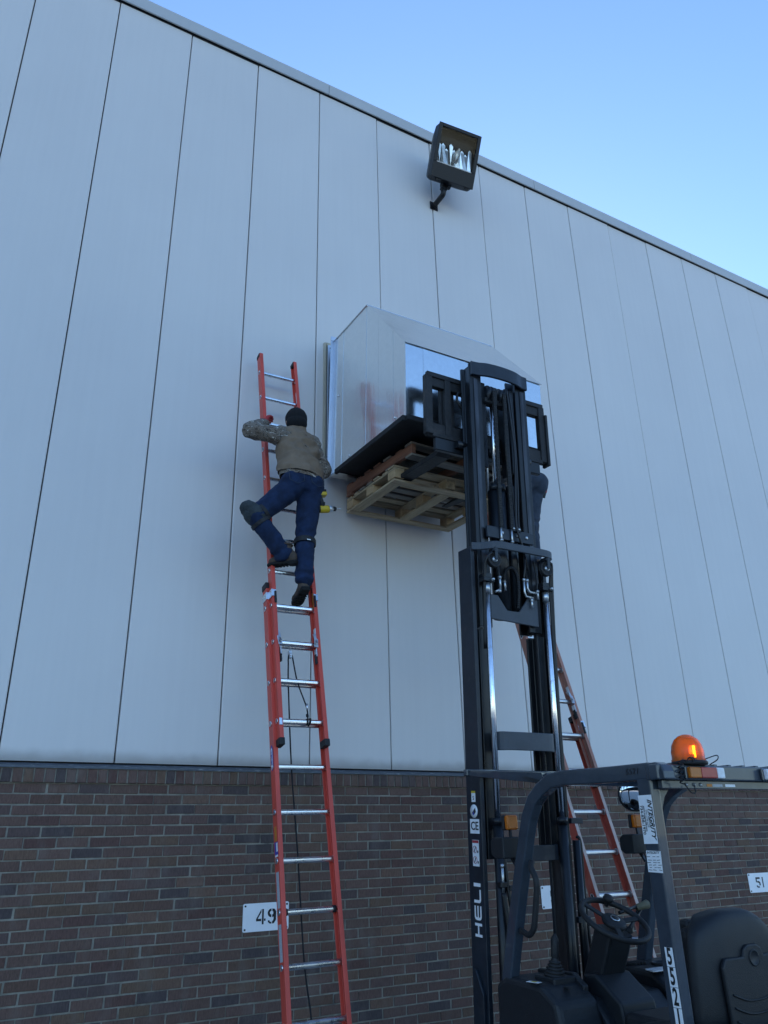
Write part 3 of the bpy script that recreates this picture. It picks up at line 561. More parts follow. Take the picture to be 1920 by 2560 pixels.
# ------------------------------------------------------------------ forklift
mat('truck_grey', (.034, .045, .060), .27, var=.14, vscale=9, bump=.06, bscale=60, wear=(.045, .054, .066), wscale=14, coat=.4)
mat('mast_black', (.007, .009, .012), .36, var=.35, vscale=16, bump=.12, bscale=50, wear=(.022, .023, .026), wscale=7, stretch=(1, 1, .3), rvar=.1)
mat('mast_face', (.014, .020, .029), .40, var=.25, vscale=10, bump=.08, wear=(.030, .034, .040), wscale=12)
mat('worn_channel', (.07, .07, .075), .34, metal=.8, var=.45, vscale=18, stretch=(1, 1, .12), bump=.1)
mat('plate_grey', (.050, .060, .074), .5, var=.12, vscale=8, bump=.08, wear=(.06, .065, .07), wscale=9)
mat('carriage_steel', (.014, .0145, .016), .6, var=.4, vscale=11, bump=.35, bscale=45, wear=(.045, .038, .034), wscale=6)
mat('chrome', (.90, .91, .92), .19, metal=1, var=.05, vscale=30, rvar=.03, wear=(.62, .58, .54), wscale=22)
mat('hose_black', (.006, .006, .007), .45, var=.2, vscale=40)
mat('zinc_fitting', (.52, .54, .55), .36, metal=.9, var=.2, vscale=40)
mat('moulded_plastic', (.010, .012, .015), .5, var=.15, vscale=20, bump=.18, bscale=220)
mat('seat_vinyl', (.007, .008, .010), .48, var=.15, vscale=12, bump=.12, bscale=120)
mat('chain_steel', (.045, .044, .043), .45, metal=.6, var=.35, vscale=60)
mat('amber_lens', (.62, .17, .012), .22, var=.1, vscale=25, trans=.35, bump=.1, bscale=60)
mat('red_lens', (.40, .05, .04), .2, var=.1, vscale=25, bump=.12, bscale=80)
mat('clear_lens', (.72, .74, .76), .14, var=.12, vscale=35, bump=.3, bscale=70)
def amber_dome():
    m = bpy.data.materials.new('amber_dome'); m.use_nodes = True; nt = m.node_tree; nt.nodes.remove(nt.nodes['Principled BSDF']); L = nt.links.new
    tr = nt.nodes.new('ShaderNodeBsdfTransparent'); tr.inputs[0].default_value = (1, .36, .03, 1); tl_ = nt.nodes.new('ShaderNodeBsdfTranslucent'); tl_.inputs[0].default_value = (1, .33, .02, 1); df = nt.nodes.new('ShaderNodeBsdfDiffuse'); df.inputs[0].default_value = (.9, .24, .01, 1); gl_ = nt.nodes.new('ShaderNodeBsdfGlossy'); gl_.inputs['Roughness'].default_value = .08
    n = nt.nodes.new('ShaderNodeTexNoise'); n.inputs['Scale'].default_value = 12; mr = nt.nodes.new('ShaderNodeMapRange'); mr.inputs[3].default_value = .45; mr.inputs[4].default_value = .6; L(n.outputs[0], mr.inputs[0])
    a = nt.nodes.new('ShaderNodeMixShader'); a.inputs[0].default_value = .45; L(tl_.outputs[0], a.inputs[1]); L(df.outputs[0], a.inputs[2]); b = nt.nodes.new('ShaderNodeMixShader'); L(mr.outputs[0], b.inputs[0]); L(tr.outputs[0], b.inputs[1]); L(a.outputs[0], b.inputs[2])
    fr = nt.nodes.new('ShaderNodeFresnel'); fr.inputs[0].default_value = 1.5; c = nt.nodes.new('ShaderNodeMixShader'); L(fr.outputs[0], c.inputs[0]); L(b.outputs[0], c.inputs[1]); L(gl_.outputs[0], c.inputs[2]); L(c.outputs[0], nt.nodes['Material Output'].inputs[0]); MATS['amber_dome'] = m
amber_dome()
mat('beacon_core', (.9, .6, .25), .2, metal=.3, var=.1)
mat('beacon_lamp', (1, .6, .2), .3, var=.05, emit=((1, .42, .06), 9.0))
mat('mirror_glass', (.82, .84, .86), .03, metal=1, var=.02)
mat('tyre', (.018, .018, .018), .85, var=.25, vscale=20, bump=.3)
mat('khaki_grip', (.11, .10, .06), .6, var=.2)
mat('decal_red', (.35, .03, .04), .5, var=.1)
mat('scratch_mark', (.30, .33, .36), .7, var=.2)
FK = empty('forklift', (3.76, -2.4, 0), 'dark grey forklift with raised mast and amber beacon on its guard', 'forklift')
MO = Vector((3.76, -1.61, .3)); TH_ = R(2.5); ev = Vector((0, math.cos(TH_), math.sin(TH_))); ew = Vector((0, -math.sin(TH_), math.cos(TH_))); eX = Vector((1, 0, 0))
def M(x, v, w_): return MO+eX*x+ev*v+ew*w_
def mbox(m, x0, x1, v0, v1, w0, w1): return m.box(M((x0+x1)/2, (v0+v1)/2, (w0+w1)/2), (abs(x1-x0), abs(v1-v0), abs(w1-w0)), eX, ev, ew)
def fbuild(m, name, mt, bevel=0, seg=1, parent=None, **kw): return m.build(name, mt, parent or FK, bevel=bevel, seg=seg, **kw)
# outer mast ----------------------------------------------------------
for s in (-1, 1):
    xo, xi = s*.337, s*.306
    pr = [(xo, .0), (xi, .0), (xi, .022), (xo-s*.022, .03), (xo-s*.022, .125), (xi, .133), (xi, .155), (xo, .155)]
    m = MB(); m.prism(pr, M(0, 0, -.15), eX, ev, ew, 3.47); outer = fbuild(m, 'outer_mast_rail', 'mast_face', .003)
    m = MB(); m.prism([(xo-s*.026, .035), (xo-s*.030, .035), (xo-s*.030, .12), (xo-s*.026, .12)], M(0, 0, .0), eX, ev, ew, 3.28); fbuild(m, 'roller_track', 'worn_channel', parent=outer)
    m = MB(); m.prism([(s*.284, .012), (s*.222, .012), (s*.222, .032), (s*.262, .040), (s*.262, .115), (s*.222, .122), (s*.222, .140), (s*.284, .140)], M(0, 0, 1.30), eX, ev, ew, 1.44); fbuild(m, 'middle_mast_rail', 'mast_black', .003)
    # inner mast rail, I section, nested
    xo, xi = s*.272, s*.165
    pr = [(xo, .012), (xi, .012), (xi, .032), (xo-s*.045, .040), (xo-s*.045, .115), (xi, .122), (xi, .140), (xo, .140), (xo, .122), (xo-s*.022, .115), (xo-s*.022, .040), (xo, .032)]
    m = MB(); m.prism(pr, M(0, 0, 2.76), eX, ev, ew, 2.07); inner = fbuild(m, 'inner_mast_rail', 'mast_black', .003)
    m = MB(); mbox(m, s*.240, s*.205, .006, .0115, 2.9, 4.7); fbuild(m, 'wear_strip', 'worn_channel', parent=inner)
def bent(path, w0, w1, th, name, mt, bevel=.004):
    """bent strap: plan path (x, v), height w0..w1"""
    m = MB(); hw = (w1-w0)/2; pts = smoothpath([M(p[0], p[1], (w0+w1)/2) for p in path], 4)
    m.sweep(pts, [(-hw, -th/2), (hw, -th/2), (hw, th/2), (-hw, th/2)], fixed=ew); return fbuild(m, name, mt, bevel)
bent([(-.268, -.004), (-.21, -.010), (-.13, -.035), (.0, -.045), (.13, -.035), (.21, -.010), (.268, -.004)], 4.72, 4.835, .022, 'inner_top_beam', 'mast_face')
bent([(-.335, -.010), (-.275, -.035), (-.20, -.115), (-.05, -.125), (.1, -.125), (.25, -.120), (.315, -.085), (.337, -.010)], 3.29, 3.345, .020, 'outer_top_tie', 'plate_grey')
bent([(-.225, -.008), (-.19, -.075), (-.06, -.095), (.10, -.095), (.22, -.075), (.235, -.008)], 1.945, 2.06, .014, 'outer_cross_plate', 'plate_grey')
bent([(-.235, -.006), (-.2, -.03), (.2, -.03), (.235, -.006)], 1.285, 1.375, .016, 'outer_cross_plate', 'mast_face')
bent([(-.235, -.006), (-.2, -.02), (.2, -.02), (.235, -.006)], .25, .40, .02, 'outer_cross_plate', 'mast_face')
m = MB(); mbox(m, -.205, .215, -.030, -.008, 3.405, 3.492); fbuild(m, 'chain_anchor_bar', 'mast_face', .003)
for x, w_ in ((-.076, 3.452), (.066, 3.45), (.145, 3.448)):
    m = MB(); m.lathe(M(x, -.030, w_), -ev, [(.013, 0), (.013, .008), (.010, .011), (0, .012)], 6); fbuild(m, 'bolt', 'zinc_fitting')
m = MB(); mbox(m, .005, .085, -.05, -.031, 3.475, 3.515); cl = fbuild(m, 'hose_clamp', 'mast_black', .003)
for x in (.02, .068): m = MB(); m.lathe(M(x, -.05, 3.495), -ev, [(.009, 0), (.009, .006), (0, .008)], 8); fbuild(m, 'bolt', 'zinc_fitting', parent=cl)
# notched lower cross member of the inner mast
m = MB(); m.prism([(-.20, 2.985), (-.135, 2.985), (-.06, 2.885), (.045, 2.885), (.13, 2.990), (.215, 2.990), (.215, 2.795), (-.20, 2.815)], M(0, -.006, 0), eX, ew, ev, -.018); fbuild(m, 'inner_cross_plate', 'plate_grey', .003)
# lift cylinders: chrome rods above dark bodies
for s, x in ((-1, -.247), (1, .272)):
    m = MB(); m.cyl(M(x, -.05, 1.45), M(x, -.05, 3.06), .0195, 20); fbuild(m, 'lift_rod', 'chrome')
    m = MB(); m.cyl(M(x, -.05, -.1), M(x, -.05, 1.5), .033, 18); m.cyl(M(x, -.05, 1.5), M(x, -.05, 1.54), .038, 18); fbuild(m, 'lift_cylinder', 'mast_black')
    m = MB(); m.cyl(M(x, -.05, 2.98), M(x, -.05, 3.05), .0235, 16); fbuild(m, 'rod_collar', 'zinc_fitting')
    m = MB(); mbox(m, x-.045, x+.045, -.085, -.015, 3.055, 3.085); mbox(m, x-.03, x+.03, -.07, .0, 3.085, 3.12); rc = fbuild(m, 'rod_clamp', 'mast_black', .004)
    m = MB(); m.lathe(M(x+.02, -.086, 3.07), -ev, [(.009, 0), (.009, .02), (0, .021)], 8); fbuild(m, 'bolt', 'zinc_fitting', parent=rc)
    # hose pulleys
    px_ = -.205 if s < 0 else .262; pc = M(px_, -.085, 3.215)
    m = MB(); m.lathe(pc+ev*.014, -ev, [(.030, 0), (.056, 0), (.056, .005), (.046, .012), (.046, .018), (.056, .025), (.056, .030), (.044, .030), (.040, .024), (.018, .024)], 28); pu = fbuild(m, 'hose_pulley', 'black_rubber')
    m = MB()
    for a in range(4):
        t = R(45+a*90); m.bar(pc+(eX*math.cos(t)+ew*math.sin(t))*.010-ev*.006, pc+(eX*math.cos(t)+ew*math.sin(t))*.045-ev*.006, .010, .010)
    fbuild(m, 'pulley_spokes', 'black_rubber', parent=pu)
    m = MB(); m.lathe(pc-ev*.008, -ev, [(.020, 0), (.020, .012), (.011, .012), (.011, .018), (0, .019)], 12); fbuild(m, 'pulley_hub', 'zinc_fitting', parent=pu)
    m = MB(); mbox(m, px_-.012, px_+.012, -.125, -.112, 3.21, 3.30); mbox(m, px_-.02, px_+.02, -.12, -.06, 3.27, 3.295); fbuild(m, 'pulley_bracket', 'mast_face', .002)
# free-lift cylinder in the middle
m = MB(); m.cyl(M(-.045, .05, 2.84), M(-.045, .05, 3.82), .066, 22); m.cyl(M(-.045, .05, 3.80), M(-.045, .05, 3.85), .072, 22); fbuild(m, 'free_lift_cylinder', 'mast_black')
m = MB(); m.cyl(M(.070, .04, 2.84), M(.070, .04, 3.86), .040, 18); fbuild(m, 'accumulator_tube', 'mast_black')
m = MB(); m.cyl(M(-.058, .03, 3.85), M(-.058, .03, 4.60), .021, 18); fbuild(m, 'free_lift_rod', 'chrome')
m = MB(); m.cyl(M(-.118, .05, 3.8), M(-.118, .05, 4.3), .010, 10); fbuild(m, 'oil_pipe', 'zinc_fitting')
for x in (-.10, .008):
    m = MB(); m.lathe(M(x-.02, .03, 4.60), eX, [(0, 0), (.072, 0), (.072, .006), (.06, .010), (.06, .030), (.072, .034), (.072, .04), (0, .04)], 24); fbuild(m, 'chain_wheel', 'mast_black')
m = MB(); mbox(m, -.14, .07, -.0, .07, 4.52, 4.56); mbox(m, -.075, -.03, -.01, .07, 4.55, 4.66); fbuild(m, 'crosshead', 'carriage_steel', .004)
def chain(x, v, w0, w1, name):
    """leaf chain: staggered link plates along the mast"""
    m = MB(); pitch = .0191; n = int((w1-w0)/pitch)
    for i in range(n):
        off = (0, .008, -.008) if i % 2 == 0 else (.004, -.004, .012, -.012)
        for o_ in off: mbox(m, x+o_-.0016, x+o_+.0016, v-.0085, v+.0085, w0+i*pitch-.003, w0+i*pitch+pitch+.003)
        if i % 2 == 0: m.cyl(M(x-.0155, v, w0+i*pitch+.0095), M(x+.0155, v, w0+i*pitch+.0095), .005, 6)
    return fbuild(m, name, 'chain_steel')
chain(-.090, -.045, 3.49, 4.60, 'lift_chain'); chain(.006, -.045, 3.49, 4.60, 'lift_chain'); chain(-.135, .10, 4.25, 4.62, 'lift_chain')
for x in (-.09, .006): m = MB(); m.cyl(M(x, -.04, 3.36), M(x, -.04, 3.50), .008, 8); m.lathe(M(x, -.04, 3.385), ew, [(0, 0), (.014, 0), (.014, .014), (0, .014)], 6); fbuild(m, 'chain_anchor', 'zinc_fitting')
for pts, r_ in (([(.045, -.03, 4.66), (.06, -.04, 4.4), (.075, -.045, 4.1), (.05, -.05, 3.7), (.045, -.05, 3.52), (.06, -.055, 3.44), (.10, -.05, 3.33), (.15, -.02, 3.2)], .0085), ([(.075, -.02, 4.66), (.09, -.03, 4.35), (.095, -.035, 4.0), (.075, -.04, 3.6), (.07, -.045, 3.5)], .0075), ([(.03, -.02, 4.66), (.032, -.03, 4.3), (.035, -.035, 3.9), (.05, -.04, 3.55)], .007),
    ([(-.225, -.10, 3.26), (-.262, -.085, 3.22), (-.27, -.06, 3.1), (-.262, -.02, 2.6)], .012), ([(.30, -.10, 3.26), (.316, -.085, 3.22), (.322, -.065, 3.05), (.318, -.045, 2.4), (.318, -.045, 1.5), (.32, -.045, .6)], .013), ([(.29, -.10, 3.27), (.306, -.085, 3.2), (.306, -.062, 3.0), (.306, -.05, 2.2), (.306, -.05, 1.4)], .010),
    ([(.12, -.03, 3.30), (.10, -.05, 3.22), (.085, -.045, 3.13)], .008), ([(.20, -.03, 3.28), (.21, -.04, 3.16), (.205, -.04, 3.06)], .008), ([(-.13, -.02, 3.26), (-.13, -.035, 3.18), (-.128, -.04, 3.12)], .008),
    ([(-.262, -.09, 1.12), (-.25, -.11, .95), (-.235, -.13, .78), (-.235, -.14, .5), (-.25, -.16, .2)], .016), ([(-.235, -.06, 1.45), (-.225, -.09, 1.15), (-.21, -.11, .9), (-.215, -.13, .6), (-.225, -.14, .2)], .011),
    ([(.40, -.03, 1.42), (.415, -.05, 1.38), (.415, -.05, 1.1), (.42, -.06, .8), (.43, -.08, .55)], .010)):
    m = MB(); m.tube(smoothpath([M(*p) for p in pts], 6), r_, 8); fbuild(m, 'hydraulic_hose', 'hose_black')
# corrugated loop hose and its elbows
lp = smoothpath([M(-.085, -.04, 3.09), M(-.085, -.05, 3.14), M(-.06, -.06, 3.18), M(-.015, -.06, 3.18), M(.018, -.055, 3.13), M(.028, -.05, 3.02), M(.02, -.04, 2.90)], 9)
m = MB()
for i, p in enumerate(lp[:-1]): m.cyl(p, p+(lp[i+1]-p)*.62, .0135, 10)
m.tube(lp, .0105, 8); fbuild(m, 'corrugated_hose', 'hose_black')
for pts in ([(-.128, -.045, 3.12), (-.128, -.045, 3.02)], [(-.135, -.045, 3.02), (-.17, -.04, 3.0)], [(.085, -.045, 3.13), (.085, -.045, 3.03), (.095, -.045, 3.0), (.16, -.045, 2.995)], [(.115, -.045, 3.13), (.115, -.045, 3.06), (.13, -.045, 3.035), (.20, -.045, 3.035)], [(.205, -.045, 3.06), (.205, -.045, 2.99)], [(.15, -.04, 2.99), (.15, -.04, 2.92)], [(-.085, -.04, 3.1), (-.08, -.04, 3.02)], [(-.262, -.09, 1.28), (-.262, -.09, 1.12)]):
    m = MB(); m.tube([M(*p) for p in pts], .0085, 8); m.lathe(M(*pts[0])-ew*.02, ew, [(0, 0), (.013, 0), (.013, .018), (0, .018)], 6); fbuild(m, 'pipe_fitting', 'zinc_fitting')
m = MB(); mbox(m, -.285, -.235, -.10, -.06, 1.15, 1.18); mbox(m, -.225, -.20, -.11, -.01, 1.13, 1.16); fbuild(m, 'pipe_clamp', 'mast_black', .003)
for w_ in (1.50, .92, .55): m = MB(); mbox(m, .33, .43, -.075, -.045, w_, w_+.035); fbuild(m, 'hose_bracket', 'mast_face', .003)
for w_ in (1.47, .70): m = MB(); mbox(m, -.24, -.19, -.04, -.005, w_, w_+.05); fbuild(m, 'hose_bracket', 'mast_face', .003)
m = MB(); m.cyl(M(.37, -.06, .3), M(.37, -.06, 1.40), .026, 14); fbuild(m, 'tilt_valve_tube', 'mast_black')
# side lug plate low on the left rail
m = MB(); m.prism([(0, .70), (.03, .70), (.10, .58), (.10, .15), (0, .15)], M(-.338, .12, 0), -ev, ew, -eX, .02); fbuild(m, 'side_lug', 'mast_face', .003)
# mast lettering and stickers on the outer face
XL = -.3375
def mface(x0v, w0, dv, dw, mt, lift=.0012): m = MB(); m.box(M(XL-lift/2-.0004, x0v, w0), (lift, dv, dw), eX, ev, ew); return fbuild(m, 'decal', mt)
mface(.072, 1.489, .098, .085, 'label_white'); text('lettering', 'CE', M(XL-.0024, .072, 1.489), -ev, ew, .068, 'black_paint', FK, bold=.001)
m = MB(); m.lathe(M(XL-.0005, .075, 1.578), -eX, [(.040, 0), (.040, .0012), (0, .0013)], 20); fbuild(m, 'decal', 'label_white')
m = MB(); m.prism([(-.02, -.012), (.016, .02), (.022, -.004), (.004, -.02)], M(XL-.0025, .075, 1.578), -ev, ew, -eX, .0008); fbuild(m, 'decal_print', 'black_steel'); 
m = MB(); m.prism([(-.012, -.022), (-.004, -.006), (.006, -.022), (.0, -.030)], M(XL-.0035, .075, 1.583), -ev, ew, -eX, .0008); fbuild(m, 'decal_print', 'label_blue')
mface(.075, 1.665, .042, .066, 'label_white'); mface(.075, 1.692, .042, .013, 'label_yellow', .0022); text('lettering', 'S', M(XL-.0024, .075, 1.655), -ev, ew, .034, 'black_paint', FK)
mface(.070, 1.335, .068, .150, 'label_white'); mface(.070, 1.400, .064, .016, 'decal_red', .0022)
for w_ in (1.355, 1.295):
    m = MB(); m.tube([M(XL-.0026, .078+.020*math.cos(R(t)), w_+.020*math.sin(R(t))) for t in range(0, 360, 30)], .0016, 5, closed=True); fbuild(m, 'decal_print', 'decal_red')
    m = MB(); m.bar(M(XL-.0026, .086, w_-.014), M(XL-.0026, .070, w_+.014), .006, .0014, eX); m.box(M(XL-.0026, .048, w_-.012), (.001, .010, .014), eX, ev, ew); fbuild(m, 'decal_print', 'black_paint')
# block letters H E L I reading upwards
def letters(shapes, w0, hgt):
    w_ = w0
    for wd, polys in shapes:
        m = MB()
        for poly in polys: m.prism([(p[1]*hgt, p[0]*wd) for p in poly], M(XL-.0006, .07+hgt/2, w_), -ev, ew, -eX, .0014)
        # letter baseline towards the rear (right in view): y axis of the letter points forward
        fbuild(m, 'lettering', 'sign_white'); w_ += wd+.016
def flip(polys): return [[(x, 1-y) for x, y in p] for p in polys]
Hs = [[(0, 0), (.2, 0), (.2, 1), (0, 1)], [(.8, 0), (1, 0), (1, 1), (.8, 1)], [(.2, .42), (.8, .42), (.8, .6), (.2, .6)]]
Es = [[(.0, .28), (.06, .1), (.2, .0), (1, 0), (1, .17), (.26, .17), (.2, .25), (.2, .42), (1, .42), (1, .58), (.2, .58), (.2, .75), (.26, .83), (1, .83), (1, 1), (.2, 1), (.06, .9), (0, .72)]]
Ls = [[(0, .25), (.07, .08), (.22, 0), (1, 0), (1, .18), (.3, .18), (.22, .26), (.22, 1), (0, 1)]]
Is = [[(0, 0), (1, 0), (1, 1), (0, 1)]]
letters([(.074, flip(Hs)), (.078, flip(Es)), (.074, flip(Ls)), (.020, flip(Is))], .872, .070)
# carriage, forks -------------------------------------------------------
for w0, w1, v0 in ((4.64, 4.745, .175), (4.22, 4.325, .175)):
    m = MB(); mbox(m, -.562, .582, v0, v0+.05, w0, w1); mbox(m, -.562, .582, v0-.012, v0+.02, w1-.03, w1+.012) if w0 > 4.5 else mbox(m, -.52, .54, v0-.01, v0+.02, w0-.015, w0+.02); fbuild(m, 'carriage_bar', 'carriage_steel', .004)
for x0, x1 in ((-.575, -.515), (-.40, -.345), (-.19, -.135), (.13, .185), (.34, .40), (.53, .592)):
    m = MB(); mbox(m, x0, x1, .165, .215, 4.225, 4.73); fbuild(m, 'carriage_upright', 'carriage_steel', .004)
for s in (-1, 1): m = MB(); mbox(m, s*.115, s*.16, .03, .17, 3.98, 4.70); fbuild(m, 'carriage_roller_plate', 'mast_black', .004)
m = MB(); mbox(m, .585, .61, .15, .23, 4.20, 4.66); fbuild(m, 'carriage_side_bar', 'carriage_steel', .004)
m = MB(); mbox(m, -.50, .50, .16, .20, 4.10, 4.20); fbuild(m, 'side_shifter', 'mast_black', .005)
for x in (-.27, .02, .31): m = MB(); m.cyl(M(x-.06, .14, 4.17), M(x+.06, .14, 4.17), .03, 12); fbuild(m, 'shifter_cylinder', 'mast_black', .0)
for x in (-.35, .33):
    fw = .062; a_ = MB(); pth = [(.25, 4.72), (.25, 4.28), (.252, 4.215), (.27, 4.18), (.305, 4.166), (.9, 4.172), (1.30, 4.178)]
    th = [.040, .042, .046, .046, .044, .034, .012]; vs = []
    for i, (v_, w_) in enumerate(pth):
        pa = pth[max(0, i-1)]; pb = pth[min(len(pth)-1, i+1)]; dx, dy = pb[0]-pa[0], pb[1]-pa[1]; l_ = math.hypot(dx, dy); nx, ny = -dy/l_, dx/l_; ww = fw*(1 if i < 5 else (.95 if i < 6 else .45))
        for sx, sn in ((-1, 0), (1, 0), (1, -1), (-1, -1)): vs.append(M(x+sx*ww, v_+nx*th[i]*sn, w_+ny*th[i]*sn))
    k_ = len(pth); a_.add(vs, [(4*i+j, 4*i+(j+1) % 4, 4*i+4+(j+1) % 4, 4*i+4+j) for i in range(k_-1) for j in range(4)]+[(3, 2, 1, 0), (4*k_-4, 4*k_-3, 4*k_-2, 4*k_-1)]); fbuild(a_, 'fork', 'carriage_steel', .003)
m = MB(); m.tube(smoothpath([M(-.245, .14, 4.47), M(-.29, .13, 4.50), M(-.315, .13, 4.55), M(-.30, .13, 4.61), M(-.24, .14, 4.62)], 5), .010, 8); fbuild(m, 'hydraulic_hose', 'hose_black')
# overhead guard ----------------------------------------------------------
gl, gr_ = 3.265, 4.255
gp = [(-3.25, 1.992), (-2.95, 1.995), (-2.66, 2.003), (-2.56, 1.995), (-2.47, 1.955), (-2.40, 1.905), (-2.345, 1.825), (-2.305, 1.73), (-2.24, 1.55), (-2.165, 1.335), (-2.095, 1.12), (-2.03, .90), (-1.99, .70)]
for x in (gl, gr_):
    m = MB(); m.sweep([(x, p[0], p[1]) for p in gp], [(-.03, -.037), (.03, -.037), (.03, .037), (-.03, .037)], fixed=(1, 0, 0)); fbuild(m, 'guard_front_pillar', 'truck_grey', .007, 2)
    m = MB(); m.prism(rrect(.06, .088, .012), (x, -3.215, .60), (1, 0, 0), (0, 1, 0), (0, 0, 1), 1.36); rp = fbuild(m, 'guard_rear_pillar', 'truck_grey', .0015)
    m = MB(); m.prism([(-.01, .03), (.05, .032), (.085, .02), (.10, -.01), (.102, -.045), (-.01, -.045)], (x-.034, -3.25, 1.995), (0, -1, 0), (0, 0, 1), (1, 0, 0), .068); fbuild(m, 'guard_corner', 'truck_grey', .006, 2)
m = MB(); m.box((3.76, -3.305, 1.983), (1.10, .055, .066)); rb = fbuild(m, 'guard_rear_bar', 'truck_grey', .006, 2)
m = MB(); m.box((3.76, -3.285, 1.932), (.99, .03, .036)); fbuild(m, 'guard_rear_channel', 'truck_grey', .003)
m = MB(); m.prism([(0, 0), (.14, 0), (.10, -.02), (.05, -.07), (.025, -.12), (.012, -.18), (0, -.2)], (gl+.031, -3.23, 1.95), (1, 0, 0), (0, 0, 1), (0, 1, 0), .03); fbuild(m, 'guard_gusset', 'truck_grey', .003)
for i in range(9):
    x = gl+.09+i*.101; m = MB(); m.box((x, -2.86, 2.012), (.022, .86, .03)); fbuild(m, 'guard_roof_bar', 'truck_grey', .003)
m = MB(); m.box((3.76, -2.42, 2.008), (.94, .05, .05)); fbuild(m, 'guard_front_bar', 'truck_grey', .005)
# forward visor frame that wraps the mast
m = MB(); m.tube([], .01) if False else m.box((3.76, -1.74, 2.098), (.97, .045, .040)); vb = fbuild(m, 'guard_visor_bar', 'truck_grey', .005)
for x in (gl+.03, gr_-.03): m = MB(); m.prism([(-1.72, 2.116), (-1.72, 2.082), (-2.36, 2.0), (-2.50, 1.985), (-2.50, 2.035), (-2.36, 2.055)], (x-.006, 0, 0), (0, 1, 0), (0, 0, 1), (1, 0, 0), .012); fbuild(m, 'guard_visor_arm', 'truck_grey', .002)
m = MB(); m.add([(gl-.02, -2.30, 2.052), (gl+.20, -2.30, 2.058), (gl+.15, -2.42, 2.03), (gl-.02, -2.50, 2.04), (gl-.02, -2.30, 2.046), (gl+.20, -2.30, 2.050), (gl+.15, -2.42, 1.965), (gl-.02, -2.50, 2.0)], [(0, 1, 2, 3), (7, 6, 5, 4), (0, 4, 5, 1), (1, 5, 6, 2), (2, 6, 7, 3), (3, 7, 4, 0)]); fbuild(m, 'guard_visor_plate', 'truck_grey')
text('lettering', 'R5521', (3.345, -1.764, 2.099), (1, 0, 0), (0, 0, 1), .030, 'scratch_mark', FK, sx=.9)
text('lettering', '5521', (gl-.0312, -3.155, 1.995), (0, -1, 0), (0, 0, 1), .038, 'black_paint', FK, shear=.25, sx=1.15)
# grab handle on the left front pillar
m = MB(); m.tube(smoothpath([(gl-.004, -2.335, 1.60), (gl-.03, -2.355, 1.575), (gl-.04, -2.398, 1.52), (gl-.04, -2.395, 1.46), (gl-.04, -2.365, 1.34), (gl-.04, -2.345, 1.285), (gl-.035, -2.30, 1.255), (gl-.012, -2.22, 1.262), (gl-.002, -2.195, 1.265)], 5), .0155, 10); fbuild(m, 'grab_handle', 'black_rubber')
# stickers on the left rear pillar
XS = gl-.0305
def pdecal(y, z, dy, dz, mt, lift=.001, tilt=0): m = MB(); t = R(tilt); m.box((XS-lift/2-.0003, y, z), (lift, dy, dz), (1, 0, 0), (0, math.cos(t), math.sin(t)), (0, -math.sin(t), math.cos(t))); return fbuild(m, 'decal', mt)
pdecal(-3.213, 1.787, .080, .205, 'label_white', .001, 0)
for s_, y, z, sz, sx, sh, bo in (('INTEGRITY', -3.236, 1.79, .034, .98, .35, .0008), ('LIFT SERVICE', -3.2215, 1.79, .011, 1.2, 0, 0), ('sales rental parts', -3.2115, 1.79, .009, 1.2, 0, 0), ('www.integritylift.com', -3.2005, 1.79, .013, .95, 0, .0003), ('734-838-1970', -3.1845, 1.785, .021, 1.05, 0, .0003)):
    text('lettering', s_, (XS-.0022, y, z), (0, 0, -1), (0, -1, 0), sz, 'black_paint', FK, shear=sh, sx=sx, bold=bo, depth=.0008)
pdecal(-3.217, 1.612, .083, .088, 'label_white', .001, 2)
text('lettering', 'INTEGRITY', (XS-.0022, -3.217, 1.648), (0, -1, 0), (0, 0, 1), .0145, 'black_paint', FK, shear=.2, depth=.0008)
for j in range(6):
    rr = random.Random(j); 
    for a in range(3): pdecal(-3.19-.027*a+rr.uniform(-.004, .004), 1.632-.010*j-(.004 if j else 0), rr.uniform(.010, .022), .0022, 'black_steel', .0022, rr.uniform(-6, 6))
for j, ch in enumerate('5521'):
    z = 1.243-j*.074; y = -3.2265-j*.0014; pdecal(y, z, .042, .072, 'label_white', .001, -1)
    text('lettering', ch, (XS-.0022, y, z), (0, -1, 0), (0, 0, 1), .088, 'black_paint', FK, sx=.62, bold=.0022, depth=.0008)
# beacon, rear combination lamps
bc = Vector((3.462, -3.30, 2.017))
m = MB(); m.lathe(bc, (0, 0, 1), [(0, 0), (.082, 0), (.084, .012), (.078, .018), (0, .018)], 28); be = fbuild(m, 'beacon_base', 'black_rubber')
m = MB(); m.lathe(bc+Vector((0, 0, .016)), (0, 0, 1), [(.078, 0), (.078, .010), (.0745, .012), (.074, .045), (.068, .075), (.054, .100), (.034, .116), (.014, .123), (0, .124)], 36); fbuild(m, 'beacon_dome', 'amber_dome')
m = MB(); m.lathe(bc+Vector((0, 0, .018)), (0, 0, 1), [(0, 0), (.03, 0), (.03, .03), (.012, .034), (.012, .07), (0, .075)], 16); m.box(bc+Vector((.01, .0, .06)), (.05, .006, .06)); fbuild(m, 'beacon_reflector', 'beacon_core', parent=be)
m = MB(); m.cyl(bc+Vector((.022, -.02, .03)), bc+Vector((.024, -.02, .088)), .006, 10); fbuild(m, 'beacon_lamp', 'beacon_lamp', parent=be)
coil = []
for i in range(110):
    t = i/109; a = i*.62; p = Vector((3.40+.075*t*1.1-.07*(1-t), -3.345-.012*math.sin(t*3), 2.035)) if t > .45 else Vector((3.345+.02*t, -3.345, 1.93+.105*(t/.45)))
    coil.append(p+(Vector((0, .011*math.cos(a), .011*math.sin(a))) if t > .45 else Vector((.011*math.cos(a), .011*math.sin(a), 0))))
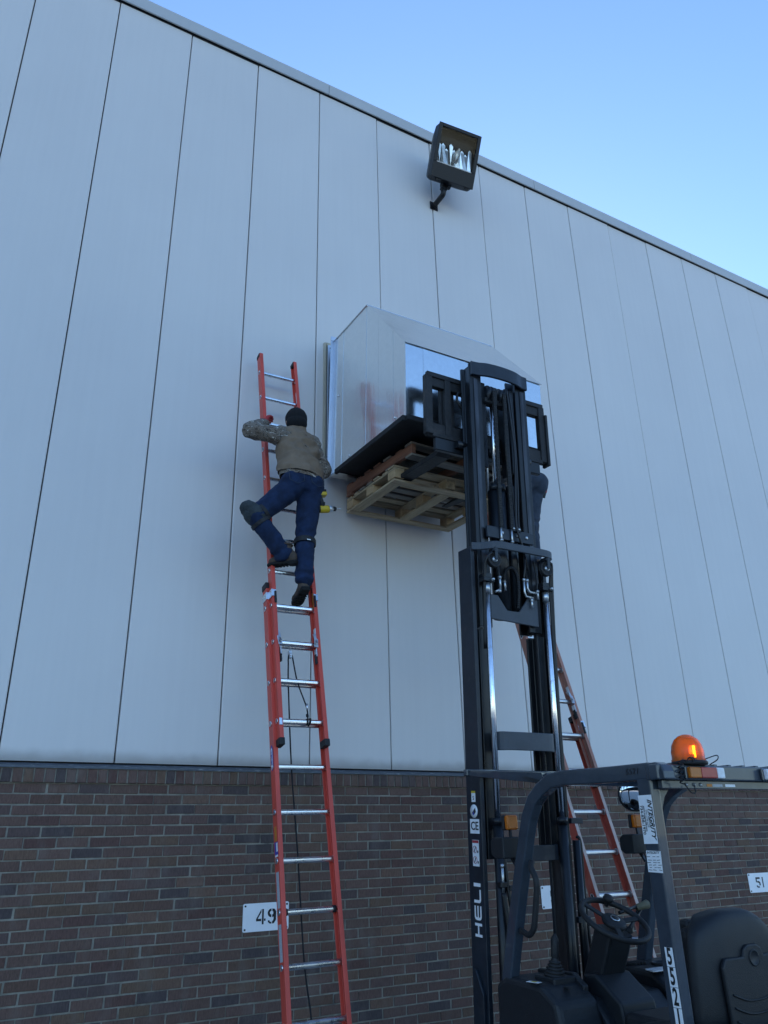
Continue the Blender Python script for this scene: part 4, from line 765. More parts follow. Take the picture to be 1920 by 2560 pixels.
m = MB(); m.tube(coil, .0028, 6); m.tube(smoothpath([(3.475, -3.345, 2.03), (3.50, -3.385, 2.045), (3.54, -3.40, 2.055), (3.575, -3.37, 2.04), (3.565, -3.33, 2.02)], 6), .0025, 6); m.tube(smoothpath([(3.355, -3.345, 1.935), (3.385, -3.35, 1.895), (3.42, -3.345, 1.895), (3.43, -3.335, 1.93)], 6), .0028, 6); fbuild(m, 'coiled_cable', 'hose_black')
for x0, order in ((3.375, ('amber_lens', 'red_lens', 'clear_lens')), (3.912, ('clear_lens', 'red_lens', 'amber_lens'))):
    m = MB(); m.box((x0+.119, -3.342, 1.980), (.244, .016, .056)); hs = fbuild(m, 'rear_lamp_housing', 'truck_grey', .004)
    wds = (.072, .108, .05) if order[0] == 'amber_lens' else (.05, .108, .072); xx = x0+.004
    for mt, wd in zip(order, wds):
        m = MB(); m.box((xx+wd/2, -3.361, 1.980), (wd-.0008, .024, .048)); fbuild(m, 'rear_lamp_lens', mt, .005, 2, parent=hs); xx += wd
for x, mt in ((3.575, 'label_orange'), (3.63, 'label_grey'), (3.72, 'label_white')):
    m = MB(); m.box((x, -3.3008, 1.930), (.035 if mt == 'label_orange' else .07, .001, .012)); fbuild(m, 'decal', mt)
for x in (3.42, 3.47, 3.515): m = MB(); m.lathe((x, -3.301, 1.932), (0, -1, 0), [(.008, 0), (.008, .004), (0, .006)], 8); fbuild(m, 'bolt', 'zinc_fitting')
# headlamps, markers, mirror on the front pillars
for s, x in ((-1, 3.235), (1, 4.22)):
    c = Vector((x+.01, -2.13, 1.67)); m = MB(); m.prism([(-.055, .055), (.03, .055), (.06, .035), (.06, -.035), (.03, -.055), (-.055, -.055)], c-Vector((.055, 0, 0)), (0, 1, 0), (0, 0, 1), (1, 0, 0), .115); hl = fbuild(m, 'headlamp', 'moulded_plastic', .006, 2)
    m = MB(); m.box(c+Vector((.0, .058, 0)), (.09, .008, .08)); fbuild(m, 'headlamp_lens', 'clear_lens', .003, parent=hl)
    m = MB(); m.bar(c+Vector((.03, -.02, -.055)), c+Vector((.035, -.05, -.10)), .02, .012); m.bar(c+Vector((.03, -.02, .05)), c+Vector((.035, -.01, .10)), .014, .012); fbuild(m, 'lamp_stalk', 'mast_black')
    a = Vector((x+.055, -2.13, 1.80)); m = MB(); m.box(a+Vector((.0, -.014, 0)), (.075, .034, .078)); ml_ = fbuild(m, 'marker_lens', 'amber_lens', .01, 2)
    m = MB(); m.box(a+Vector((-.006, .014, 0)), (.072, .020, .080)); fbuild(m, 'marker_backing', 'black_rubber', .004, parent=ml_)
    m = MB(); m.tube(smoothpath([c+Vector((.02, -.055, -.05)), c+Vector((.03, -.07, -.10)), c+Vector((.05, -.06, -.14)), c+Vector((.06, -.04, -.10))], 5), .004, 6); fbuild(m, 'lamp_wire', 'hose_black')
mc = Vector((4.25, -2.17, 1.955)); mn = Vector((-.55, -.8, -.15)).normalized(); m = MB(); m.lathe(mc, mn, [(0, 0), (.098, 0), (.102, .010), (.098, .016), (.092, .016)], 28); mi = fbuild(m, 'mirror_shell', 'black_rubber')
m = MB(); m.lathe(mc+mn*.012, mn, [(.093, 0), (.08, .008), (.055, .016), (.028, .021), (0, .022)], 28); fbuild(m, 'mirror_glass', 'mirror_glass', parent=mi)
# cowl, steering column, wheel, consoles, seat, body -------------------------
def slab(poly, o, X, Y, Z, depth, name, mt, bev=.02, seg=3): m = MB(); m.prism(poly, o, X, Y, Z, depth); return fbuild(m, name, mt, bev, seg)
# left and right fender pods (profile in y,z extruded along x)
pod = [(-1.98, .55), (-1.98, 1.0), (-2.06, 1.045), (-2.36, 1.035), (-2.47, .97), (-2.50, .86), (-2.48, .55)]
slab(pod, (3.225, 0, 0), (0, 1, 0), (0, 0, 1), (1, 0, 0), .275, 'fender_pod', 'moulded_plastic', .03)
slab(pod, (4.00, 0, 0), (0, 1, 0), (0, 0, 1), (1, 0, 0), .44, 'fender_pod', 'moulded_plastic', .03)
slab([(-1.96, .5), (-1.96, .93), (-2.10, .98), (-2.42, .96), (-2.52, .86), (-2.52, .5)], (3.505, 0, 0), (0, 1, 0), (0, 0, 1), (1, 0, 0), .49, 'dash_panel', 'moulded_plastic', .02)
slab([(-2.30, .95), (-2.30, 1.05), (-2.40, 1.06), (-2.56, .95), (-2.58, .85), (-2.36, .8)], (3.56, 0, 0), (0, 1, 0), (0, 0, 1), (1, 0, 0), .24, 'column_shroud', 'moulded_plastic', .015)
slab([(-2.06, 1.03), (-2.06, 1.06), (-2.34, 1.07), (-2.42, 1.02), (-2.42, .98)], (3.455, 0, 0), (0, 1, 0), (0, 0, 1), (1, 0, 0), .035, 'dash_rib', 'moulded_plastic', .008)
# ribbed lever boot and grip
lb = Vector((3.385, -2.285, 1.04)); prof = [(.064, 0)]
for i in range(6): prof += [(.064-.0065*i, .003+.0145*i), (.064-.0065*i, .009+.0145*i), (.050-.006*i, .012+.0145*i), (.050-.006*i, .015+.0145*i)]
prof += [(.018, .095), (.016, .10)]
m = MB(); m.box(lb+Vector((0, 0, -.0)), (.145, .16, .035)); fbuild(m, 'lever_plate', 'moulded_plastic', .006)
m = MB(); m.lathe(lb, (0.05, -.1, 1), prof, 20); fbuild(m, 'lever_boot', 'black_rubber')
m = MB(); m.lathe(lb+Vector((.005, -.01, .095)), (.06, -.06, 1), [(.016, 0), (.021, .01), (.020, .05), (.021, .085), (.016, .10), (.010, .105), (.008, .112), (0, .113)], 14); fbuild(m, 'lever_grip', 'black_rubber')
m = MB(); m.box((3.235, -2.30, 1.0425), (.035, .075, .0012), (.97, .24, 0), (-.24, .97, 0), (0, 0, 1)); fbuild(m, 'decal', 'label_white')
m = MB(); m.box((3.235, -2.30, 1.0437), (.018, .03, .0008), (.97, .24, 0), (-.24, .97, 0), (0, 0, 1)); fbuild(m, 'decal_print', 'label_yellow')
m = MB(); m.lathe((3.36, -2.41, 1.020), (0, 0, 1), [(.018, 0), (.022, .003), (.012, .004), (0, .002)], 12); fbuild(m, 'dash_button', 'black_rubber')
# right console: cup holder and clear cover
m = MB(); m.lathe((4.20, -2.26, 1.036), (0, 0, 1), [(.062, 0), (.066, .012), (.060, .016), (.054, .012), (.050, -.02)], 28); fbuild(m, 'cup_holder', 'moulded_plastic')
m = MB(); m.prism(rrect(.19, .07, .015), (4.07, -2.37, 1.036), (1, 0, 0), (0, 1, .05), (0, 0, 1), .005); fbuild(m, 'display_cover', 'clear_lens')
for i in range(4): m = MB(); m.box((4.03+i*.025, -2.18, 1.048), (.008, .075, .014), (.94, .34, 0), (-.34, .94, 0), (0, 0, 1)); fbuild(m, 'console_switch', 'black_rubber', .002)
# column
wc = Vector((3.69, -2.452, 1.305)); wnrm = Vector((0.02, -.50, .866)).normalized(); wx, wy, wz = frame(wnrm, (1, 0, 0))
m = MB(); m.sweep([(3.68, -2.24, .90), (3.682, -2.33, 1.06), (3.687, -2.395, 1.19), wc-wz*.055], [(-.085, -.075), (.085, -.075), (.075, .06), (-.075, .06)], fixed=(1, 0, 0)); fbuild(m, 'steering_column', 'moulded_plastic', .018, 2)
m = MB(); m.tube([wc+(wx*math.cos(R(t))+wy*math.sin(R(t)))*.178 for t in range(0, 360, 9)], .0150, 12, closed=True); sw = fbuild(m, 'steering_wheel', 'black_rubber')
m = MB()
for t in (0, 120, 240):
    dv_ = wx*math.cos(R(t+90))+wy*math.sin(R(t+90)); m.bar(wc+dv_*.02-wz*.012, wc+dv_*.172, .032, .012, wz)
m.lathe(wc-wz*.035, wz, [(.035, 0), (.062, .01), (.068, .026), (.058, .040), (0, .046)], 24); fbuild(m, 'wheel_spokes', 'black_rubber', .003, parent=sw)
m = MB(); m.lathe(wc+wz*.0115, wz, [(.026, 0), (.026, .0015), (0, .002)], 20); fbuild(m, 'wheel_badge', 'zinc_fitting', parent=sw)
m = MB(); m.lathe(wc+wz*.0137, wz, [(.020, 0), (.020, .0008), (0, .001)], 20); fbuild(m, 'wheel_badge', 'black_rubber', parent=sw)
kb = wc+(wx*math.cos(R(75))+wy*math.sin(R(75)))*.172
kb = wc+Vector((.06, .12, .05)); 
m = MB(); m.lathe(kb+wz*.01, wz, [(.012, 0), (.012, .025), (.026, .032), (.029, .045), (.024, .058), (0, .062)], 16); fbuild(m, 'spinner_knob', 'black_rubber', parent=sw)
m = MB(); m.cyl(wc+Vector((.10, .05, -.07)), wc+Vector((.14, .03, -.055)), .02, 12); fbuild(m, 'column_switch', 'black_rubber')
for a, b_ in (((3.80, -2.35, 1.17), (3.985, -2.36, 1.335)), ((3.85, -2.33, 1.15), (4.0, -2.33, 1.34)), ((3.80, -2.38, 1.33), (3.96, -2.36, 1.352))):
    m = MB(); m.cyl(a, b_, .009, 8); fbuild(m, 'control_lever', 'mast_black')
m = MB(); m.lathe((3.95, -2.36, 1.345), (1, .0, .15), [(.012, 0), (.017, .01), (.020, .06), (.024, .09), (0, .095)], 14); fbuild(m, 'lever_knob', 'khaki_grip')
# seat: rear shell with pouch, cushion
SX, SY = 3.765, -3.185
def seat_sec(z, hw, yb, yf, n=9):
    pts = []
    for i in range(n+1):
        t = -1+2*i/n; pts.append(Vector((SX+hw*t, yb+(.05*abs(t)**3), z-.05*max(0, abs(t)-.5)**1.2*(1 if z > 1.3 else 0))))
    return pts
secs = [(.92, .300, -.00), (1.02, .302, -.002), (1.12, .300, -.004), (1.22, .290, -.004), (1.30, .272, -.0), (1.355, .235, .008), (1.385, .190, .022), (1.395, .15, .045)]
m = MB(); rows = [seat_sec(z, hw, SY+dy, 0) for z, hw, dy in secs]; n_ = len(rows[0]); rows2 = [[p+Vector((0, .06, 0)) for p in r_] for r_ in rows]
allv = [p for r_ in rows for p in r_]+[p for r_ in rows2 for p in r_]; fs = []; K = len(rows)
for i in range(K-1):
    for j in range(n_-1):
        fs.append((i*n_+j, i*n_+j+1, (i+1)*n_+j+1, (i+1)*n_+j)); q0 = K*n_; fs.append((q0+i*n_+j, q0+(i+1)*n_+j, q0+(i+1)*n_+j+1, q0+i*n_+j+1))
    for j in (0, n_-1): fs.append((i*n_+j, (i+1)*n_+j, K*n_+(i+1)*n_+j, K*n_+i*n_+j))
for j in range(n_-1): fs.append(((K-1)*n_+j, (K-1)*n_+j+1, K*n_+(K-1)*n_+j+1, K*n_+(K-1)*n_+j)); fs.append((j, K*n_+j, K*n_+j+1, j+1))
m.add(allv, fs, True); fbuild(m, 'seat_shell', 'moulded_plastic', subs=2)
m = MB(); m.prism([(-.205, .90), (.205, .90), (.215, 1.17), (.19, 1.205), (.07, 1.205), (.06, 1.235), (.03, 1.25), (-.03, 1.25), (-.06, 1.235), (-.07, 1.205), (-.19, 1.205), (-.215, 1.17)], (SX+.03, SY+.004, 0), (1, 0, 0), (0, 0, 1), (0, -1, 0), .022); sp = fbuild(m, 'seat_pouch', 'moulded_plastic', .008, 2)
m = MB(); m.lathe((SX+.03, SY-.018, 1.195), (0, -1, 0), [(.034, 0), (.034, .004), (.028, .004), (.026, .001), (0, .001)], 24); fbuild(m, 'pouch_latch', 'moulded_plastic', parent=sp)
for i in range(3):
    m = MB(); m.tube(smoothpath([(SX-.15, SY-.019, 1.065-.05*i), (SX-.05, SY-.021, 1.035-.05*i), (SX+.08, SY-.021, 1.040-.05*i), (SX+.2, SY-.019, 1.085-.05*i)], 6), .0045, 6); fbuild(m, 'pouch_rib', 'moulded_plastic', parent=sp)
m = MB(); m.box((SX, SY+.125, 1.10), (.46, .13, .45)); fbuild(m, 'seat_back_cushion', 'seat_vinyl', .045, 3)
for s in (-1, 1): m = MB(); m.prism([(-.06, .88), (.16, .88), (.16, 1.12), (.105, 1.30), (.06, 1.355), (.0, 1.35), (-.03, 1.1)], (SX+s*.150-.045, SY+.13, 0), (0, 1, 0), (0, 0, 1), (1, 0, 0), .07); fbuild(m, 'seat_bolster', 'seat_vinyl', .022, 2)
m = MB(); m.box((SX, SY+.34, .86), (.50, .50, .13)); fbuild(m, 'seat_cushion', 'seat_vinyl', .04, 3)
m = MB(); m.tube(smoothpath([(SX-.30, SY+.05, .9), (SX-.31, SY+.2, .93), (SX-.30, SY+.42, .88)], 5), .025, 8); fbuild(m, 'hip_restraint', 'black_rubber')
# body: hood, counterweight, chassis, wheels
slab([(-2.60, .30), (-2.60, .70), (-2.66, .78), (-3.42, .80), (-3.42, .30)], (3.24, 0, 0), (0, 1, 0), (0, 0, 1), (1, 0, 0), 1.04, 'engine_hood', 'moulded_plastic', .04)
slab([(-3.43, .18), (-3.43, .93), (-3.52, .98), (-3.72, .90), (-3.82, .62), (-3.84, .25), (-3.78, .18)], (3.19, 0, 0), (0, 1, 0), (0, 0, 1), (1, 0, 0), 1.14, 'counterweight', 'truck_grey', .05)
slab([(-1.62, .14), (-1.62, .40), (-2.0, .52), (-2.55, .40), (-2.62, .30), (-3.42, .30), (-3.42, .16)], (3.26, 0, 0), (0, 1, 0), (0, 0, 1), (1, 0, 0), 1.0, 'chassis', 'mast_black', .02)
m = MB(); m.cyl((3.40, -3.56, .98), (3.40, -3.56, 1.0), .05, 16); fbuild(m, 'filler_cap', 'black_rubber')
for x in (3.16, 4.36):
    for y, r_ in ((-1.72, .34), (-3.25, .26)):
        m = MB(); m.lathe((x-.10, y, r_), (1, 0, 0), [(.15, 0), (r_-.05, 0), (r_-.01, .03), (r_, .06), (r_, .14), (r_-.01, .17), (r_-.05, .2), (.15, .2)], 30); ty = fbuild(m, 'tyre', 'tyre')
        m = MB(); m.lathe((x-.07, y, r_), (1, 0, 0), [(0, .03), (.07, .03), (.10, .0), (.155, .0), (.155, .14), (.10, .14), (.07, .11), (0, .11)], 24); fbuild(m, 'rim', 'truck_grey', parent=ty)
# ------------------------------------------------------------------ people
def capsule(m, a, b_, ra, rb, side=None, flat=1.0, n=16):
    """tapered round-ended limb; side/flat squash it across one axis"""
    a, b_ = Vector(a), Vector(b_); z = (b_-a); l_ = max(z.length, 1e-5); z.normalize()
    if side is None: x, y, _ = frame(z)
    else: x = Vector(side); x = (x-z*x.dot(z)).normalized(); y = z.cross(x)
    prof = [(ra*math.sin(R(t)), -ra*math.cos(R(t))) for t in (4, 25, 45, 65, 85)]+[(rb*math.sin(R(t)), l_+rb*math.cos(R(t))) for t in (85, 65, 45, 25, 4)]
    k_ = len(prof); vs = [a+(x*math.cos(2*math.pi*i/n)+y*math.sin(2*math.pi*i/n)*flat)*p[0]+z*p[1] for i in range(n) for p in prof]
    fs = [(i*k_+j, ((i+1) % n)*k_+j, ((i+1) % n)*k_+j+1, i*k_+j+1) for i in range(n) for j in range(k_-1)]+[[i*k_ for i in range(n)][::-1], [i*k_+k_-1 for i in range(n)]]
    m.add(vs, fs); return m
def ell(m, c, r3, X=(1, 0, 0), Y=(0, 1, 0), Z=(0, 0, 1), n=16):
    c, X, Y, Z = Vector(c), Vector(X), Vector(Y), Vector(Z); T_ = [R(t) for t in range(-84, 85, 14)]; k_ = len(T_)
    vs = [c+X*r3[0]*math.cos(t)*math.cos(2*math.pi*i/n)+Y*r3[1]*math.cos(t)*math.sin(2*math.pi*i/n)+Z*r3[2]*math.sin(t) for i in range(n) for t in T_]
    m.add(vs, [(i*k_+j, ((i+1) % n)*k_+j, ((i+1) % n)*k_+j+1, i*k_+j+1) for i in range(n) for j in range(k_-1)]+[[i*k_ for i in range(n)][::-1], [i*k_+k_-1 for i in range(n)]]); return m
def organic(m, name, material, parent, voxel=.008, smooth=6, disp=None, cut=None):
    """fuse overlapping limbs into one continuous surface, smooth it, add cloth folds"""
    me = bpy.data.meshes.new('t'); me.from_pydata(m.v, [], m.f); bm = bmesh.new(); bm.from_mesh(me); bmesh.ops.recalc_face_normals(bm, faces=bm.faces); bm.to_mesh(me); bm.free()
    ob = bpy.data.objects.new('t', me); COL.objects.link(ob); md = ob.modifiers.new('r', 'REMESH'); md.mode = 'VOXEL'; md.voxel_size = voxel
    if smooth: ms = ob.modifiers.new('s', 'SMOOTH'); ms.iterations = smooth; ms.factor = .5
    me2 = bpy.data.meshes.new_from_object(ob.evaluated_get(bpy.context.evaluated_depsgraph_get())); bpy.data.objects.remove(ob); bpy.data.meshes.remove(me)
    o0 = Vector(parent.location) if parent else Vector()
    nr = [v.normal.copy() for v in me2.vertices]
    for v, q in zip(me2.vertices, nr):
        if disp: v.co = v.co+q*disp(v.co)
        v.co = v.co-o0
    if cut:                             # clean hem: drop everything below the cutting plane
        bm = bmesh.new(); bm.from_mesh(me2); bmesh.ops.bisect_plane(bm, geom=bm.verts[:]+bm.edges[:]+bm.faces[:], plane_co=Vector(cut[0])-o0, plane_no=Vector(cut[1]), clear_outer=True); bm.to_mesh(me2); bm.free()
    me2.polygons.foreach_set('use_smooth', [True]*len(me2.polygons)); me2.name = name; me2.materials.clear(); me2.materials.append(MATS[material]); o = bpy.data.objects.new(name, me2); COL.objects.link(o); o.parent = parent; return o
def folds(amp, sx, sz, seed=0.):
    def f(p):
        q = Vector((p.x*sx+seed, p.y*sx, p.z*sz)); a = noise.noise(q); b_ = noise.noise(q*2.3+Vector((5, 1, seed)))
        return amp*(.75*(1-abs(a)*2.2)+.35*b_)
    return f
def axis_folds(base, spots, amp=.006):
    """extra gathered rings round joints"""
    def f(p):
        d = base(p)
        for c, ax, rad, wl in spots:
            q = p-c; t = q.dot(ax); r_ = q.length
            if r_ < rad: d += amp*(1-r_/rad)*math.sin(t*wl+3*noise.noise(p*14))
        return d
    return f
mat('denim', (.0055, .017, .052), .9, var=.4, vscale=11, bump=.25, bscale=300, wear=(.011, .029, .078), wscale=5)
mat('denim_pale', (.034, .047, .070), .88, var=.3, vscale=9, bump=.25, bscale=300)
mat('canvas_brown', (.195, .140, .095), .9, var=.16, vscale=7, bump=.3, bscale=220, wear=(.235, .175, .125), wscale=4)
mat('canvas_rust', (.105, .07, .05), .9, var=.16, vscale=7, bump=.3, bscale=220)
mat('skin', (.50, .30, .22), .55, var=.1, vscale=20)
mat('knit_black', (.008, .008, .009), .95, var=.2, vscale=50, bump=.6, bscale=160)
mat('glove_red', (.40, .035, .04), .7, var=.15, vscale=30, bump=.2)
mat('boot_leather', (.070, .048, .034), .7, var=.3, vscale=14, bump=.3, bscale=70)
mat('boot_sole', (.010, .010, .010), .8, var=.2, vscale=30)
mat('pad_grey', (.032, .042, .048), .8, var=.3, vscale=25, bump=.35, bscale=90)
mat('tool_yellow', (.52, .36, .02), .5, var=.1, vscale=20)
mat('hair', (.03, .02, .015), .8, var=.2, vscale=60)
def camo_material():
    m = bpy.data.materials.new('camo'); m.use_nodes = True; nt = m.node_tree; L = nt.links.new; b = nt.nodes['Principled BSDF']; tc = nt.nodes.new('ShaderNodeTexCoord')
    mp = nt.nodes.new('ShaderNodeMapping'); mp.inputs['Scale'].default_value = (1, 1, 2.2); mp.inputs['Rotation'].default_value = (0, .5, .3); L(tc.outputs['Object'], mp.inputs[0])
    n = nt.nodes.new('ShaderNodeTexNoise'); n.inputs['Scale'].default_value = 11; n.inputs['Detail'].default_value = 8; n.inputs['Roughness'].default_value = .72; n.inputs['Distortion'].default_value = 1.6; L(mp.outputs[0], n.inputs['Vector'])
    c = nt.nodes.new('ShaderNodeValToRGB'); c.color_ramp.interpolation = 'CONSTANT'; L(n.outputs[0], c.inputs[0]); e = c.color_ramp.elements; e[0].position = 0; e[0].color = (.018, .014, .012, 1); e[1].position = .40; e[1].color = (.14, .105, .08, 1)
    for p, q in ((.47, (.23, .19, .15, 1)), (.52, (.032, .026, .022, 1)), (.57, (.38, .34, .29, 1)), (.63, (.58, .55, .50, 1)), (.69, (.05, .04, .034, 1))): k_ = e.new(p); k_.color = q
    L(c.outputs[0], b.inputs['Base Color']); b.inputs['Roughness'].default_value = .9; MATS['camo'] = m
camo_material()
def hand(m, wrist, palm_dir, across, normal, curl, L_=.085):
    """palm, four unequal curled fingers and a thumb leaving the side of the palm"""
    w_, d, a, n = Vector(wrist), Vector(palm_dir).normalized(), Vector(across).normalized(), Vector(normal).normalized()
    for t in (-.028, -.01, .01, .028): capsule(m, w_+d*.01+a*t*.7, w_+d*L_+a*t, .013, .012)
    for t, ln_, r_ in ((-.030, .070, .0090), (-.010, .080, .0095), (.011, .075, .0092), (.030, .058, .0085)):
        p = w_+d*L_+a*t; dr_ = d.copy(); ang = 0
        for sgm, cl_ in ((.45, .35), (.32, .55), (.23, .5)):
            ang += curl*cl_; q = p+(d*math.cos(ang)+n*math.sin(ang))*ln_*sgm; capsule(m, p, q, r_, r_*.92, n=10); p = q; r_ *= .94
    p = w_+d*.025-a*.028; q = p+(d*.5-a*.6+n*.45).normalized()*.038; capsule(m, p, q, .013, .011, n=10); capsule(m, q, q+(d*.7+n*.7).normalized()*.03, .0105, .009, n=10)
    return m
def boot(T, heel, toe, ankle, up, seed):
    """work boot: tread sole plus leather upper"""
    heel, toe, ankle = Vector(heel), Vector(toe), Vector(ankle); d = (toe-heel); L_ = d.length; d.normalize(); up = Vector(up).normalized(); a = d.cross(up).normalized()
    m = MB(); out = [(-.015, .030), (.0, .036), (.06, .034), (.12, .036), (.18, .046), (.22, .047), (.25, .040), (.272, .022), (.278, 0)]; sc = L_/.262; pts = [(x*sc, w_) for x, w_ in out]+[(x*sc, -w_) for x, w_ in out[-2::-1]]
    m.prism(pts, heel, d, a, up, .018); 
    for i in range(8): m.box(heel+d*(.01+i*.031)*sc-up*.003, (.016, .066+.014*math.sin(i*.5), .008), d, a, up)
    m.box(heel+d*.025*sc-up*.006, (.07*sc, .064, .014), d, a, up); so_ = m.build('boot_sole', 'boot_sole', T, bevel=.003)
    m = MB(); ell(m, heel+d*.045*sc+up*.05, (.048*sc, .036, .055), d, a, up); capsule(m, heel+d*.05*sc+up*.045, heel+d*.20*sc+up*.040, .040, .036); ell(m, heel+d*.205*sc+up*.036, (.062*sc, .045, .034), d, a, up); capsule(m, heel+d*.05*sc+up*.05, ankle+up*.03, .040, .046); capsule(m, heel+d*.17*sc+up*.045, ankle+up*.0, .028, .035)
    organic(m, 'boot', 'boot_leather', T, .006, 4, folds(.0018, 30, 40, seed)); 
    m = MB(); m.tube([ankle+up*.055+(d*math.cos(R(t))*.050+a*math.sin(R(t))*.048) for t in range(0, 360, 20)], .008, 6, closed=True); m.build('boot_collar', 'boot_leather', T)
def person(base, J, label, vest, jacket, jeans, extras):
    T = empty('person', base, label, 'person', 'workers on the ladders')
    S = Vector(J.get('side', (1, 0, 0)))
    v = {k_: Vector(p) for k_, p in J.items() if 'hand' not in k_ and 'boot' not in k_}
    # body: one continuous figure
    m = MB(); hc = v['head']; fd = Vector(J['face']).normalized(); rt = fd.cross(Vector((0, 0, 1))).normalized(); up = rt.cross(fd)
    ell(m, hc+up*.012, (.074, .094, .112), rt, fd, up); ell(m, hc+fd*.03-up*.055, (.055, .062, .055), rt, fd, up); capsule(m, hc+fd*.092+up*.0, hc+fd*.106-up*.022, .010, .015)
    for s in (-1, 1): ell(m, hc+rt*s*.077-up*.005-fd*.01, (.012, .02, .033), rt, fd, up); ell(m, hc+rt*s*.03+fd*.088+up*.012, (.017, .010, .008), rt, fd, up)
    ell(m, hc+fd*.088-up*.055, (.026, .012, .008), rt, fd, up)
    capsule(m, v['neck'], hc-up*.05, .060, .056); capsule(m, v['lsh'], v['rsh'], .068, .068); capsule(m, v['chest'], v['waist'], .125, .115, S, .72); capsule(m, v['waist'], v['pelvis'], .105, .105, S, .72); capsule(m, v['neck'], v['chest'], .07, .12, S, .75)
    for q in 'lr':
        capsule(m, v[q+'sh'], v[q+'el'], .050, .042); capsule(m, v[q+'el'], v[q+'wr'], .042, .029)
        capsule(m, v[q+'hip'], v[q+'kn'], .070, .048); capsule(m, v[q+'kn'], v[q+'an'], .046, .036); capsule(m, v[q+'an'], v[q+'toe'], .034, .020)
        hand(m, v[q+'wr'], *J[q+'hand'])
    organic(m, 'body', 'skin', T, .0075, 3)
    m = MB(); ell(m, hc+up*.03-fd*.012, (.078, .096, .098), rt, fd, up); organic(m, 'hair', 'hair', T, .012, 2)
    # clothes
    m = MB(); z_ = Vector((0, 0, 1)); bt = v['pelvis']
    for q in 'lr':
        capsule(m, v[q+'hip'], v[q+'kn'], .102, .074); capsule(m, v[q+'kn'], v[q+'an']+(v[q+'kn']-v[q+'an'])*.06, .074, .066); capsule(m, v[q+'an']+(v[q+'kn']-v[q+'an'])*.12, v[q+'an']+(v[q+'an']-v[q+'kn']).normalized()*.0, .064, .069); ell(m, v[q+'hip']+Vector(J['bum']), (.092, .094, .112)); ell(m, v[q+'kn'], (.076, .078, .078))
    capsule(m, v['lhip']+z_*.02+Vector(J['bum']), v['rhip']+z_*.02+Vector(J['bum']), .100, .100); capsule(m, v['pelvis'], v['waist'], .128, .125, S, .78)
    sp = [(v[q+'kn'], (v[q+'an']-v[q+'kn']).normalized(), .20, 75) for q in 'lr']+[(v[q+'an'], (v[q+'an']-v[q+'kn']).normalized(), .16, 90) for q in 'lr']+[(v[q+'hip'], (v[q+'kn']-v[q+'hip']).normalized(), .17, 60) for q in 'lr']
    jo = organic(m, 'jeans', jeans, T, .009, 5, axis_folds(folds(.009, 8, 6, 2.), sp, .0085))
    if vest:
        m = MB(); pc = v['pelvis']
        for s in (-1, 1):
            c = (v['lhip'] if s < 0 else v['rhip'])+Vector(J['bum'])*1.0+Vector((s*.012, -.088, .045)); X_ = Vector((1, s*.18, 0)).normalized(); Z_ = Vector((0, .22, 1)).normalized(); 
            m.tube([c+X_*p[0]+Z_*p[1]-Vector((0, .006, 0)) for p in ((-.062, .05), (-.058, -.05), (0, -.082), (.058, -.05), (.062, .05))], .0022, 5)
        bpy_ = m.build('pocket_stitching', 'denim_pale', T)
    m = MB()
    for q in 'lr':
        capsule(m, v[q+'sh'], v[q+'el'], .074, .062); capsule(m, v[q+'el'], v[q+'wr'], .062, .046); ell(m, v[q+'el'], (.064, .064, .064))
    capsule(m, v['lsh'], v['rsh'], .085, .085); capsule(m, v['chest'], v['waist'], .155, .150, S, .74); capsule(m, v['waist'], v['hem'], .166, .174, S, .86); capsule(m, v['neck'], v['chest'], .075, .14, S, .78)
    spa = [(v[q+'el'], (v[q+'wr']-v[q+'el']).normalized(), .17, 80) for q in 'lr']+[(v[q+'sh'], (v[q+'el']-v[q+'sh']).normalized(), .15, 70) for q in 'lr']
    organic(m, 'jacket', jacket, T, .009, 5, axis_folds(folds(.010, 8, 7, 7.), spa, .0085), (v['hem']+Vector((0, 0, .098)), (-.08, .10, -1)))
    if vest:
        m = MB(); capsule(m, v['lsh']+(v['rsh']-v['lsh'])*.16, v['rsh']-(v['rsh']-v['lsh'])*.16, .092, .092); capsule(m, v['chest'], v['waist'], .176, .176, S, .76); capsule(m, v['waist'], v['hem'], .182, .188, S, .86); capsule(m, v['neck']-z_*.02, v['chest'], .085, .165, S, .80); capsule(m, v['neck']-z_*.01, v['neck']+z_*.035, .074, .072)
        organic(m, 'vest', vest, T, .009, 6, axis_folds(folds(.014, 7, 12, 3.), [(v['waist']+Vector((.05, -.1, 0)), Vector((.55, 0, .83)).normalized(), .34, 38), (v['chest']+Vector((.08, -.1, -.03)), Vector((.62, 0, .78)).normalized(), .3, 30)], .012), (v['hem']+Vector((0, 0, .128)), (-.08, .10, -1)))
        m = MB(); tg = v['neck']+Vector((.018, -.135, -.105)); m.box(tg, (.026, .006, .02), (1, 0, -.1), (0, 1, 0), (.1, 0, 1)); m.build('vest_tag', 'canvas_rust', T)
    m = MB(); ell(m, hc+up*.030-fd*.006, (.094, .108, .102), rt, fd, up); ell(m, hc-up*.035-fd*.035, (.088, .080, .070), rt, fd, up)
    bo = organic(m, 'beanie', 'knit_black', T, .008, 4, folds(.003, 16, 10, 4.))
    for q in 'lr':
        m = MB(); hand(m, v[q+'wr'], *J[q+'hand']); 
        for f_ in range(len(m.v)): pass
        capsule(m, v[q+'wr']-Vector(J[q+'hand'][0]).normalized()*.02, v[q+'wr']+Vector(J[q+'hand'][0]).normalized()*.03, .036, .036)
        organic(m, 'glove', 'glove_red', T, .004, 1, lambda p: .0025)
        boot(T, *J[q+'boot'], 3.)
    extras(T, v)
    return T
